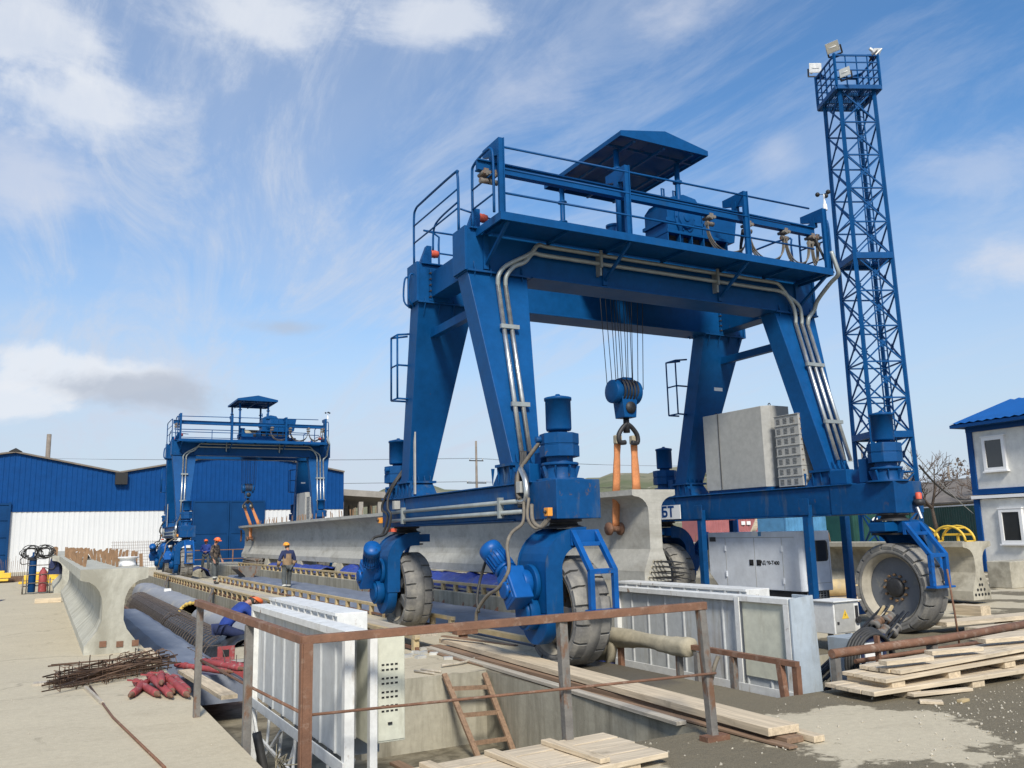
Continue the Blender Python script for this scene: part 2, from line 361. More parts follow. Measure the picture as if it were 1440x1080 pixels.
def kids(o): return [c for c in ALLKIDS() if c.parent==o]
def ALLKIDS(): return list(col.objects)
def copy_tree(o,delta=None,parent=None,table=None):
    if table is None:
        table={}
        for c in col.objects:
            if c.parent: table.setdefault(c.parent.name,[]).append(c)
    c=o.copy();col.objects.link(c)
    if parent is not None: c.parent=parent
    else: c.location=Vector(o.location)+Vector(delta)
    OFF[c.name]=Vector(c.location) if parent is None else OFF[parent.name]
    for ch in table.get(o.name,[]): copy_tree(ch,None,c,table)
    return c

def text_obj(txt,size,mat,parent,name,loc,rot,label=None,ext=.002,bold=0,xs=1.):
    cu=bpy.data.curves.new(name,'FONT');cu.body=txt;cu.size=size;cu.extrude=ext;cu.align_x='CENTER';cu.align_y='CENTER';cu.offset=bold
    t=bpy.data.objects.new(name,cu);col.objects.link(t)
    bpy.context.view_layer.update()
    me=bpy.data.meshes.new_from_object(t.evaluated_get(bpy.context.evaluated_depsgraph_get()))
    bpy.data.objects.remove(t,do_unlink=True)
    me.transform(Matrix.Translation(Vector(loc)-OFF[parent.name])@rot.to_4x4()@Matrix.Diagonal((xs,1,1,1)))
    me.materials.clear();me.materials.append(M[mat])
    o=bpy.data.objects.new(name,me);col.objects.link(o);o.parent=parent;OFF[o.name]=OFF[parent.name];tag(o,label)
    return o
# rotation matrices that make text read correctly on a face looking along -X and along -Y
R_MX=Matrix(((0,0,-1),(-1,0,0),(0,1,0)))   # text x -> -Y, y -> Z, normal -> -X
R_MY=Matrix(((1,0,0),(0,0,-1),(0,1,0)))    # text x -> X, y -> Z, normal -> -Y

def sag(p,q,d,n=10):
    p=Vector(p);q=Vector(q)
    return [p.lerp(q,i/n)-Vector((0,0,d*4*(i/n)*(1-i/n))) for i in range(n+1)]
def arcpts(pts,n=6):
    """Catmull-Rom smoothing"""
    P=[Vector(p) for p in pts];P=[P[0]]+P+[P[-1]];out=[]
    for i in range(1,len(P)-2):
        for k in range(n):
            t=k/n;a,b,c,d=P[i-1],P[i],P[i+1],P[i+2]
            out.append(.5*((2*b)+(c-a)*t+(2*a-5*b+4*c-d)*t*t+(3*b-a-3*c+d)*t**3))
    out.append(P[-2]);return out
# ---------------------------------------------------------------- camera, sky, sun
def make_camera():
    yaw,pitch,roll=(math.radians(a) for a in (28.5545,9.8341,-1.4225))
    f=Vector((math.sin(yaw)*math.cos(pitch),math.cos(yaw)*math.cos(pitch),math.sin(pitch)))
    r=f.cross(Vector((0,0,1))).normalized();u=r.cross(f)
    c,s=math.cos(roll),math.sin(roll);r2=c*r+s*u;u2=-s*r+c*u
    m=Matrix((r2,u2,-f)).transposed().to_4x4();m.translation=(0,0,1.9)
    cam=bpy.data.cameras.new('camera');cam.lens=36*1207/1440;cam.sensor_width=36;cam.sensor_fit='HORIZONTAL';cam.clip_end=6000;cam.clip_start=.05
    o=bpy.data.objects.new('camera',cam);col.objects.link(o);o.matrix_world=m;scene.camera=o
make_camera()
SUN=Vector((-.29,-.71,.66)).normalized()
def make_light():
    l=bpy.data.lights.new('sun','SUN');l.energy=2.85;l.angle=math.radians(11);l.color=(1,.945,.84)
    o=bpy.data.objects.new('sun',l);col.objects.link(o);o.rotation_euler=SUN.to_track_quat('Z','Y').to_euler();o.location=(0,-20,40)
    w=bpy.data.worlds.new('World');scene.world=w;w.use_nodes=True;nt=w.node_tree;nt.nodes.clear()
    out=nt.nodes.new('ShaderNodeOutputWorld');bg=nt.nodes.new('ShaderNodeBackground');nt.links.new(bg.outputs[0],out.inputs[0])
    sky=nt.nodes.new('ShaderNodeTexSky');sky.sky_type='NISHITA';sky.sun_disc=False
    sky.sun_elevation=math.asin(SUN.z);sky.sun_rotation=math.atan2(SUN.x,SUN.y);sky.air_density=1.;sky.dust_density=.8;sky.ozone_density=2.0;sky.altitude=100
    tc=nt.nodes.new('ShaderNodeTexCoord');sep=nt.nodes.new('ShaderNodeSeparateXYZ');nt.links.new(tc.outputs['Generated'],sep.inputs[0])
    def mth(op,a,b=None):
        n=N(nt,'ShaderNodeMath',operation=op)
        for i,v in enumerate((a,b)):
            if v is None: continue
            if hasattr(v,'links'): nt.links.new(v,n.inputs[i])
            else: n.inputs[i].default_value=v
        return n.outputs[0]
    zz=mth('ADD',mth('MAXIMUM',sep.outputs[2],0.0),.14)
    cmb=nt.nodes.new('ShaderNodeCombineXYZ');nt.links.new(mth('DIVIDE',sep.outputs[0],zz),cmb.inputs[0]);nt.links.new(mth('DIVIDE',sep.outputs[1],zz),cmb.inputs[1])
    def cn(scale,loc,rot,sc,detail=8,rough=.6,dist=.6,src=None):
        mp=nt.nodes.new('ShaderNodeMapping');mp.inputs['Location'].default_value=loc;mp.inputs['Rotation'].default_value=(0,0,rot);mp.inputs['Scale'].default_value=sc
        nt.links.new(src or cmb.outputs[0],mp.inputs[0]);return noise(nt,mp.outputs[0],scale,detail,rough,dist)
    def mr(s,a,b,c=0,d=1):
        r=N(nt,'ShaderNodeMapRange',interpolation_type='SMOOTHSTEP');r.inputs[1].default_value=a;r.inputs[2].default_value=b;r.inputs[3].default_value=c;r.inputs[4].default_value=d
        nt.links.new(s,r.inputs[0]);return r.outputs[0]
    D=tc.outputs['Generated']
    veil=mr(cn(.8,(3.1,1.2,0),.75,(.8,.6,1),9,.55,.5),.38,.68)
    wisp=mr(cn(1.5,(7.3,2.2,0),.95,(1.5,.5,1),12,.68,1.2),.43,.68)
    # thin cloud is thickest toward the left of the view; high on the right the blue shows
    side=mr(mth('ADD',sep.outputs[0],mth('MULTIPLY',sep.outputs[2],.55)),1.15,.2,.3,.85)
    f=mth('MULTIPLY',mth('ADD',mth('MULTIPLY',veil,.56),mth('MULTIPLY',wisp,.66)),side)
    hs=N(nt,'ShaderNodeHueSaturation');hs.inputs['Saturation'].default_value=1.24;hs.inputs['Value'].default_value=.8;nt.links.new(sky.outputs[0],hs.inputs['Color'])
    c=mixc(nt,mr(sep.outputs[2],.40,.02,.0,.9),hs.outputs[0],(2.45,2.85,3.4))
    c=mixc(nt,mth('MINIMUM',f,.85),c,(2.75,3.05,3.6))
    # separate cumulus patches, each with a ragged edge
    e1=cn(5.5,(1.75,6.4,.3),.2,(1,1,1.6),11,.62,.4,D);e2=cn(14,(4.1,2.4,.7),.2,(1,1,1.5),8,.6,.3,D)
    edge=mth('ADD',mth('MULTIPLY',e1,.75),mth('MULTIPLY',e2,.35))
    def patch(c,ctr,sx,sz,colr,amt,soft=.55):
        v=N(nt,'ShaderNodeVectorMath',operation='SUBTRACT');nt.links.new(D,v.inputs[0]);v.inputs[1].default_value=ctr
        m=N(nt,'ShaderNodeVectorMath',operation='MULTIPLY');nt.links.new(v.outputs[0],m.inputs[0]);m.inputs[1].default_value=(1/sx,1/sx,1/sz)
        l=N(nt,'ShaderNodeVectorMath',operation='LENGTH');nt.links.new(m.outputs[0],l.inputs[0])
        d=mth('ADD',l.outputs['Value'],mth('MULTIPLY',mth('SUBTRACT',edge,.55),-3.2))
        return mixc(nt,mth('MULTIPLY',mr(d,1.0,1.0-soft),amt),c,colr)
    W1=(3.7,3.85,4.1);G1=(2.15,2.4,2.85);P1=(3.2,3.35,3.75)
    c=patch(c,(.142,.835,.531),.13,.05,W1,.75,.9);c=patch(c,(.33,.774,.541),.09,.035,W1,.7,.9);c=patch(c,(-.035,.873,.487),.09,.045,W1,.7,.8)
    c=patch(c,(.011,.896,.43),.09,.04,W1,.75,.9);c=patch(c,(-.03,.93,.36),.09,.05,P1,.6,1.);c=patch(c,(.447,.756,.478),.10,.05,P1,.4,1.3);c=patch(c,(.562,.637,.535),.1,.05,P1,.6,1.1)
    c=patch(c,(.671,.626,.397),.04,.03,P1,.4,1.2);c=patch(c,(.84,.482,.253),.06,.035,P1,.7,.9);c=patch(c,(.807,.48,.345),.09,.05,P1,.4,1.)
    c=patch(c,(.225,.946,.234),.055,.014,G1,.6,.8);c=patch(c,(.02,.986,.172),.10,.028,W1,.85,.6);c=patch(c,(.09,.985,.158),.11,.024,G1,.85,.8);c=patch(c,(-.04,.985,.14),.07,.022,W1,.8,.5)
    nt.links.new(c,bg.inputs[0]);bg.inputs[1].default_value=.145
make_light()
scene.view_settings.view_transform='Standard';scene.view_settings.look='None';scene.view_settings.exposure=0.62;scene.view_settings.gamma=1

# ---------------------------------------------------------------- ground and trenches
HOLES=[(9.6,11.6,7.5,9.5),(1.75,5.62,6.75,11.3),(1.75,3.8,11.3,14.1),(1.75,5.5,14.1,62),(7.38,9.6,7.5,62)]
def ground():
    xs=sorted({-1500,-40,-6,1.75,3.8,5.5,5.62,7.38,9.6,11.6,16,60,1500});ys=sorted({-1500,-10,6.75,7.5,9.5,11.3,14.1,30,62,120,1500})
    vs=[];fs=[]
    for i in range(len(xs)-1):
        for j in range(len(ys)-1):
            cx=(xs[i]+xs[i+1])/2;cy=(ys[j]+ys[j+1])/2
            if any(a<cx<b and c<cy<d for a,b,c,d in HOLES): continue
            o=len(vs);vs+=[(xs[i],ys[j],0),(xs[i+1],ys[j],0),(xs[i+1],ys[j+1],0),(xs[i],ys[j+1],0)];fs.append((o,o+1,o+2,o+3))
    MB().add(vs,fs).build('ground','ground',kind='structure')
    D=-.95
    MB().add([(1.5,6.5,D),(11.9,6.5,D),(11.9,62.3,D),(1.5,62.3,D)],[(0,1,2,3)]).build('trench_floor','pitfloor',kind='structure')
    w=MB()
    def wall(x0,y0,x1,y1,z1=-.001): w.add([(x0,y0,D-.02),(x1,y1,D-.02),(x1,y1,z1),(x0,y0,z1)],[(0,1,2,3)])
    wall(1.75,6.75,1.75,62);wall(1.75,6.75,5.62,6.75);wall(5.62,6.75,5.62,11.3);wall(3.8,11.3,5.62,11.3);wall(3.8,11.3,3.8,14.1);wall(3.8,14.1,5.5,14.1);wall(5.5,14.1,5.5,62);wall(1.75,62,5.5,62)
    wall(7.38,7.5,7.38,62);wall(7.38,7.5,11.6,7.5);wall(11.6,7.5,11.6,9.5);wall(9.6,9.5,11.6,9.5);wall(9.6,9.5,9.6,62,.0);wall(7.38,62,9.6,62)
    w.build('trench_wall','conc_wall',kind='structure',recalc=False)
    # raised strip that carries the long girder
    MB().box(9.6,11.75,12.2,62,-.002,.42).build('raised_strip','conc_wall',kind='structure',bevel=.02)
    # shallow puddles on the trench floor
    for i,(x,y,rx,ry) in enumerate([(3.9,10.1,.5,.3),(4.6,9.2,.45,.22),(3.4,8.9,.3,.3)]):
        pts=[(x+rx*math.cos(t*PI/9)*(1+.25*math.sin(3*t+i)),y+ry*math.sin(t*PI/9)*(1+.2*math.cos(2*t)),D+.004) for t in range(18)]
        MB().add(pts,[tuple(range(18))]).build('puddle','puddle',kind='structure')
    # wet strip of yard far on the left
    MB().add([(-9,34,.004),(-1.2,35,.004),(-1.0,36.2,.004),(-4,37.5,.004),(-9,36.6,.004)],[(0,1,2,3,4)]).build('puddle','puddle',kind='structure')
    # crushed stone scattered on the apron
    s=MB()
    for i in range(900):
        x=rnd.uniform(4.7,11);y=rnd.uniform(3.2,7.3)
        if rnd.random()<.6:
            cx,cy=rnd.choice([(6.4,4.5),(7.8,5.1),(9.2,6.1),(8.3,5.6),(7.1,4.2),(9.8,5.6),(6.2,6.9)]);x=rnd.gauss(cx,.55);y=rnd.gauss(cy,.42)
        if y>7.3 or y<2.6 or (x<5.65 and y>6.7): continue
        r=rnd.choice([.004,.005,.006,.008,.011,.014])*rnd.uniform(.7,1.25)
        R=Matrix.Rotation(rnd.random()*6,3,Vector((rnd.random(),rnd.random(),rnd.random())).normalized())
        c=Vector((x,y,r*.5));k=[Vector(p) for p in ((1,0,0),(-1,0,0),(0,1,0),(0,-1,0),(0,0,1),(0,0,-1))]
        s.add([c+R@(p*r*rnd.uniform(.7,1.3)) for p in k],[(0,2,4),(2,1,4),(1,3,4),(3,0,4),(2,0,5),(1,2,5),(3,1,5),(0,3,5)])
    s.build('gravel','stone',kind='stuff')
    s=MB()
    for i in range(500):
        x=rnd.uniform(.2,5.2);y=rnd.uniform(8,30)
        if 1.6<x: x=rnd.uniform(-3,1.6)
        r=rnd.uniform(.003,.009);c=Vector((x,y,r*.4));k=[Vector(p) for p in ((1,0,0),(-1,0,0),(0,1,0),(0,-1,0),(0,0,1),(0,0,-1))]
        s.add([c+p*r*rnd.uniform(.7,1.4) for p in k],[(0,2,4),(2,1,4),(1,3,4),(3,0,4),(2,0,5),(1,2,5),(3,1,5),(0,3,5)])
    s.build('grit','stone',kind='stuff')
ground()

# ---------------------------------------------------------------- hills
def hills():
    prof=[(-60,12),(-20,15),(-8,18),(2,20),(12,22),(15,26),(18,24),(22,31),(25,29),(29,28),(32,33),(35,35),(37,34),(39,37),(42,42),(45,38),(48,26),(52,26),(57,24),(62,22),(75,16),(100,10),(130,8)]
    vs=[];n=0
    D=[240,300,360,410,450,500,620,800];K=[0,.16,.45,.75,.93,1.,.9,.2]
    rr=random.Random(3);az=[-60+190*i/240 for i in range(241)]
    def h(a):
        for (a0,h0),(a1,h1) in zip(prof,prof[1:]):
            if a0<=a<=a1:
                t=(a-a0)/(a1-a0);t=t*t*(3-2*t);return h0+(h1-h0)*t
        return 5
    ph=[rr.uniform(0,6) for _ in range(8)]
    for i,a in enumerate(az):
        wob=sum(math.sin(a*f+p)*am for f,p,am in ((.31,ph[0],1.2),(.83,ph[1],.9),(1.9,ph[2],.5),(3.7,ph[3],.3)))
        for d,k in zip(D,K):
            t=math.radians(a);vs.append((math.sin(t)*d,math.cos(t)*d,-2+k*(h(a)+wob*k+rr.uniform(-.4,.4)*k)))
    m=len(D);fs=[(i*m+j,(i+1)*m+j,(i+1)*m+j+1,i*m+j+1) for i in range(240) for j in range(m-1)]
    MB().add(vs,fs,True).build('hills','hill',kind='structure',recalc=False)
hills()

# ---------------------------------------------------------------- warehouse
def corrugated(x0,x1,zb,zt,y,d=.05,per=.34,mb=None):
    """ribbed wall in the XZ plane facing -Y; zt is a function of x"""
    mb=mb or MB();n=int((x1-x0)/per);xs=[]
    for i in range(n):
        a=x0+(x1-x0)*i/n;p=(x1-x0)/n
        xs+=[(a,0),(a+p*.5,0),(a+p*.62,d),(a+p*.88,d)]
    xs.append((x1,0));vs=[]
    for x,o in xs: vs+=[(x,y-o*.5,zb(x)),(x,y-o*.5,zt(x))]
    return mb.add(vs,[(2*i,2*i+2,2*i+3,2*i+1) for i in range(len(xs)-1)])
def warehouse():
    Y=72.;t=thing('warehouse','long twin-gabled warehouse with blue upper and white lower cladding','warehouse',(4,Y,0))
    pts=[(-16,6.2),(-2.07,8.5),(4.9,7.1),(14.2,8.9),(22.5,7.35)]
    def top(x):
        for (a,za),(b,zb) in zip(pts,pts[1:]):
            if a<=x<=b: return za+(zb-za)*(x-a)/(b-a)
        return pts[-1][1]
    corrugated(-16,22.5,lambda x:4.26,top,Y).build('upper_wall','clad_blue',t,recalc=False)
    corrugated(-2.1,10.25,lambda x:0,lambda x:4.255,Y+.06,.03).build('lower_wall','clad_white',t,recalc=False)
    corrugated(15.9,22.5,lambda x:0,lambda x:4.255,Y+.06,.03).build('lower_wall','clad_white',t,recalc=False)
    MB().box(-16,22.46,Y+.15,Y+45,0,6).build('hall_body','clad_blue',t)
    r=MB()
    for (a,za),(b,zb) in zip(pts,pts[1:]):
        r.add([(a,Y-.25,za+.02),(b,Y-.25,zb+.02),(b,Y+46,zb+.02),(a,Y+46,za+.02),(a,Y-.25,za+.14),(b,Y-.25,zb+.14),(b,Y+46,zb+.14),(a,Y+46,za+.14)],[(0,1,2,3),(4,5,6,7),(0,1,5,4),(2,3,7,6),(0,3,7,4),(1,2,6,5)])
    rf=r.build('roof','slate',t)
    MB().prism([(-2.5,Y-.3,8.6),(-1.65,Y-.3,8.6),(-2.07,Y-.3,8.85)],(0,46,0)).build('ridge_cap','black',rf)
    MB().box(4.6,5.45,Y-.45,Y+.05,6.25,7.15).build('gutter_outlet','black',t)
    d=MB();d.box(-15.5,-2.15,Y-.16,Y-.02,0,4.87);db=d.build('sliding_door','door_blue',t)
    f=MB();
    for z in (.05,1.25,2.45,3.65,4.75): f.box(-15.5,-2.13,Y-.22,Y-.165,z,z+.1)
    f.box(-2.25,-2.1,Y-.24,Y-.165,0,4.95);f.build('door_frame','door_blue',db)
    for a,b in ((10.3,13.05),(13.09,15.85)):
        d=MB().box(a,b,Y-.16,Y-.02,0,5.0).build('gate_leaf','door_blue',t)
        f=MB()
        for x in (a,b-.12): f.box(x,x+.12,Y-.2,Y-.165,0,5)
        f.box(a+.121,b-.121,Y-.2,Y-.165,4.88,5);f.box(a+.121,b-.121,Y-.2,Y-.165,2.4,2.5);f.build('leaf_frame','door_blue',d)
warehouse()
def shed():
    t=thing('concrete_shed','old open concrete shed with flat slab roof beside the blue warehouse','shed',(25,82,0))
    MB().prism([(22.8,75,5.6),(31,75,5.1),(31,75,5.65),(22.8,75,6.15)],(0,22,0)).build('roof','old_conc',t)
    for x in (23.4,25.2,27,29,30.6):
        for y in (75.6,84,92): MB().box(x-.2,x+.2,y-.2,y+.2,0,5.0).build('column','old_conc',t)
    MB().box(22.8,31,96.5,97,0,5).build('back_wall','old_conc',t)
shed()

# ---------------------------------------------------------------- poles, wires
def pole(x,y,z0,h,label,arms=(),r=.14,wood=True):
    t=thing('utility_pole',label,'utility pole',(x,y,z0))
    MB().tube([(x,y,z0),(x,y,z0+h)],[r,r*.65],8).build('shaft','wood_old',t)
    for z,w in arms:
        a=MB();a.box(x-w,x+w,y-.05,y+.05,z,z+.1);c=a.build('crossarm','dark',t)
        i=MB()
        for sx in (-w+.06,0,w-.06): i.cyl((x+sx,y,z+.1),(x+sx,y,z+.32),.05,.03,6)
        i.build('insulator','zinc',c)
pole(39.1,80,0,11.4,'tall pole with three crossarms seen between the legs of the near crane',((9.3,.8),(7.0,1.1),(5.2,.9)),.17)
pole(79.2,65,0,10.4,'utility pole with crossarms seen low behind the leg of the near crane on the right',((8.0,1.3),(6.6,1.0)),.17)
pole(101,70,0,8.9,'slim bare pole standing before the far brown trees beside the cabin',(),.2)
def smpole():
    x,y=0.0,119.0
    t=thing('utility_pole','short brown pole top rising behind the blue warehouse roof','utility pole',(x,y,0))
    MB().tube([(x,y,0),(x,y,15.2)],[.3,.26],8).build('shaft','wood_old',t)
smpole()
def wires():
    w=MB()
    for dz,dx in ((9.6,.75),(9.6,-.75),(7.2,1.0),(7.2,-1.0),(5.4,.8)):
        w.tube(sag((39.1+dx,80,dz),(-120,150,dz+12),3,14),.014,4);w.tube(sag((39.1+dx,80,dz),(79.2+dx,65,dz-.8),.7,10),.014,4)
    w.build('overhead_wires','dark',label='thin overhead power wires strung between the distant utility poles',cat='wires')
wires()

# ---------------------------------------------------------------- yard background on the right
def container(name,x0,x1,y0,y1,h,mat,label,ang=0,letters=None):
    cx,cy=(x0+x1)/2,(y0+y1)/2
    t=thing(name,label,'container',(cx,cy,0))
    R=Matrix.Rotation(ang,3,'Z')
    def tf(p): q=R@Vector((p.x-cx,p.y-cy,p.z));return (q.x+cx,q.y+cy,q.z)
    b=MB(tf);n=int((x1-x0)/.25)
    prof=[]
    for i in range(n):
        a=x0+(x1-x0)*i/n;p=(x1-x0)/n;prof+=[(a,0),(a+p*.4,0),(a+p*.5,.04),(a+p*.9,.04)]
    prof.append((x1,0));vs=[]
    for x,o in prof: vs+=[(x,y0+o+.02,.12),(x,y0+o+.02,h-.1)]
    b.add(vs,[(2*i,2*i+2,2*i+3,2*i+1) for i in range(len(prof)-1)]);b.box(x0+.01,x1-.01,y0+.08,y1,.1,h-.06)
    b.build('ribbed_wall',mat,t)
    f=MB(tf)
    for x in (x0-.02,x1-.1): f.box(x,x+.12,y0-.02,y0+.1,.0,h)
    f.box(x0+.101,x1-.101,y0-.02,y0+.1,h-.12,h);f.box(x0+.101,x1-.101,y0-.02,y0+.1,0,.14);f.build('corner_frame',mat,t)
    return t,tf
c,_=container('shipping_container',39.8,45.3,46,48.5,2.62,'pink','faded red shipping container far behind the generator',0)
l=MB()
for x in (43.0,43.5): l.box(x,x+.35,45.94,45.96,2.05,2.3)
l.build('placard','paper',c)
c,_=container('shipping_container',39.7,43.5,38.6,41,2.62,'container_blue','sky blue shipping container behind the top of the generator',0)
c,_=container('shipping_container',43.2,48.6,36.6,39,2.7,'green','dark green shipping container with white letters under the right crane beam',0)
text_obj('GAL',.85,'paper',c,'lettering',(45.6,36.55,1.95),R_MY,ext=.006,bold=.02)
def stairs():
    t=thing('timber_stair','open wooden stair flight on blue posts between the red and blue containers','stair',(40.2,41.5,0))
    for dx in (0,1.25): MB().bar((39.2+dx,42,0),(41.0+dx,42,2.75),.12,.3).build('stringer','wood_x',t)
    for i in range(8):
        MB().box(39.5+.2*i,40.5+.2*i,41.7,42.3,.3+.28*i,.34+.28*i).build('tread','wood_x',t)
    for x in (39.3,41.6): MB().box(x,x+.12,42.4,42.52,0,3.2).build('post','cabin_blue',t)
stairs()
def fence():
    t=thing('green_fence','dark green corrugated sheet fence beyond the yard beside the cabin','fence',(54,38,0))
    p,q=Vector((57.5,42.5,0)),Vector((48.5,25.5,0));d=(q-p);n=60;vs=[]
    nn=Vector((-d.y,d.x,0)).normalized()*-.05
    for i in range(n*2+1):
        a=p+d*(i/(n*2));o=nn if i%2 else Vector()
        vs+=[a+o,a+o+Vector((0,0,2.95))]
    MB().add(vs,[(2*i,2*i+2,2*i+3,2*i+1) for i in range(n*2)]).build('sheeting','green',t,recalc=False)
    c=MB().bar(p+Vector((0,0,2.99)),q+Vector((0,0,2.99)),.12,.08)
    c.build('top_edge','pvc',t)
fence()
def lowhouse():
    t=thing('low_building','long low building with a brown slate roof behind the green fence','building',(63,44,0))
    MB().prism([(58,30,0),(60,30,0),(68,52,0),(66,52,0)],(0,0,3.5)).build('wall','old_conc',t)
    MB().prism([(57,29,3.3),(63,29,5.3),(71,53,5.3),(65,53,3.3)],(0,0,.12)).build('roof','slate',t)
    MB().prism([(63,29,5.3),(63.4,29,5.3),(71.4,53,5.3),(71,53,5.3)],(0,0,.25)).build('roof_edge','zinc',t)
lowhouse()
def bare_tree(x,y,h,label,seed,spread=1.):
    r=random.Random(seed);t=thing('bare_tree',label,'tree',(x,y,0));tr=MB();tw=MB()
    def grow(p,d,l,rad,lv):
        rad=max(rad,.022)
        n=3;pts=[p];q=p
        for i in range(n):
            d=(d+Vector((r.gauss(0,.16),r.gauss(0,.16),r.gauss(.06,.08)))).normalized();q=q+d*l/n;pts.append(q)
        (tr if lv<2 else tw).tube(pts,[rad*(1-.45*i/n) for i in range(n+1)],6 if lv<2 else 3,False)
        if lv>=5: return
        for k in range(3 if lv<4 else 4):
            ax=d.orthogonal().normalized();ax.rotate(Matrix.Rotation(r.uniform(0,6.3),3,d).to_quaternion())
            nd=d.copy();nd.rotate(Matrix.Rotation(r.uniform(.3,.85)*spread,3,ax).to_quaternion())
            grow(pts[r.choice((1,2,3)) if lv else 3],nd,l*r.uniform(.58,.8),rad*.55,lv+1)
    grow(Vector((x,y,0)),Vector((0,0,1)),h*.42,h*.026,0)
    tr.build('trunk','bark',t,recalc=False);tw.build('crown','bark',t,recalc=False)
bare_tree(56.5,40.5,7.6,'leafless tree beside the lattice tower, tallest of the bare trees',5,1.15)
bare_tree(63,41,6.2,'smaller leafless tree behind the brown slate roof',9)
bare_tree(70,40,6.5,'leafless tree half hidden by the corner of the cabin',12)
def farwood():
    w=MB();r=random.Random(21)
    for i in range(9000):
        a=math.radians(r.uniform(40,62));d=r.uniform(150,235);x,y=math.sin(a)*d,math.cos(a)*d
        z=r.uniform(0,1)**1.3*(6+6*math.sin(a*37)**2+(d-150)*.05);s=r.uniform(.12,.4)
        R=Matrix.Rotation(r.uniform(0,6),3,Vector((r.gauss(0,1),r.gauss(0,1),r.gauss(0,1))).normalized())
        w.add([Vector((x,y,z))+R@Vector(p)*s for p in ((-1,-.4,0),(1,-.3,.2),(.3,.9,0),(-.6,.7,-.2))],[(0,1,2,3)])
    w.build('far_wood','bark',kind='stuff',recalc=False)
farwood()
def cabin():
    t=thing('site_cabin','two storey white site cabin with blue frame and blue roof','cabin',(33,15,0))
    ang=math.radians(-4);o=Vector((31.75,21.05,0));R=Matrix.Rotation(ang,3,'Z')
    tf=lambda p:tuple(o+R@Vector((p.x,-p.y,p.z)))      # local x depth away, local y along facade toward the camera
    L=12.2
    for k,(z0,z1) in enumerate(((.15,2.72),(2.9,5.5))):
        MB(tf).box(.05,5.9,.05,L-.05,z0,z1).build('wall_panel','cabin',t)
    MB(tf).box(.0,6,.0,L,5.5,5.55).build('ceiling_frame','cabin_blue',t)
    for z0,z1,y in ((.0,2.74,.0),(2.9,5.5,.0),(.0,2.74,2.42),(2.9,5.5,2.42),(.0,2.74,4.95),(2.9,5.5,4.95),(0,2.74,7.4),(2.9,5.5,7.4)):
        MB(tf).box(-.03,.2,y-.02,y+.2,z0,z1).build('corner_post','cabin_blue',t)
    MB(tf).box(-.035,6,-.03,L,2.9,3.12).build('floor_beam','cabin_blue',t)
    MB(tf).box(-.035,6,-.03,L,5.33,5.62).build('eaves_beam','cabin_blue',t)
    MB(tf).box(-.1,6,-.06,L,2.75,2.87).build('white_ledge','pvc',t)
    for z,ya in ((3.78,.62),(1.05,.98),(3.78,3.2),(1.05,3.5)):
        f=MB(tf);w,h=.92,1.28
        f.box(-.06,.08,ya,ya+.12,z,z+h);f.box(-.06,.08,ya+w-.12,ya+w,z,z+h);f.box(-.06,.08,ya+.121,ya+w-.121,z,z+.12);f.box(-.06,.08,ya+.121,ya+w-.121,z+h-.12,z+h)
        f.box(-.1,.06,ya-.05,ya+w+.05,z-.06,z-.003)
        f.box(-.075,.05,ya-.03,ya+w+.03,z+h+.003,z+h+.05)
        wf=f.build('window','pvc',t)
        MB(tf).box(-.02,.07,ya+.1,ya+w-.1,z+.1,z+h-.1).build('pane','glass',wf)
    r=MB(tf);n=70;vs=[]
    for i in range(n+1):
        y=-.38+(L+.8)*i/n;zz=.05 if i%2 else 0
        vs+=[(-.5,y,5.66+zz),(3.1,y,6.8+zz),(7,y,5.66+zz)]
    r.add(vs,[(3*i+j,3*i+3+j,3*i+4+j,3*i+1+j) for i in range(n) for j in (0,1)])
    r.build('roof','roof_blue',t,recalc=False)
    MB(tf).prism([(-.48,-.36,5.52),(-.48,-.36,5.64),(3.1,-.36,6.77),(6.9,-.36,5.64),(6.9,-.36,5.52)],(0,L+.76,0)).build('roof_soffit','cabin_blue',t)
    b=MB();b.box(24.2,26.4,15.2,15.9,.0,.75)
    b.build('concrete_block','conc_old',label='weathered concrete block lying in front of the site cabin',cat='concrete block',bevel=.02)
cabin()
for i,(x,y,l,lab) in enumerate([(24.5,11.2,3.5,'long pale timber baulk on the yard in front of the cabin'),(26.5,12.6,4,'rusty steel length on the yard nearer the cabin')]):
    MB().box(x-l/2,x+l,y,y+.3,.0,.14).build('timber_baulk' if i==0 else 'steel_length','wood_x' if i==0 else 'rust',label=lab,cat='timber' if i==0 else 'steel bar')
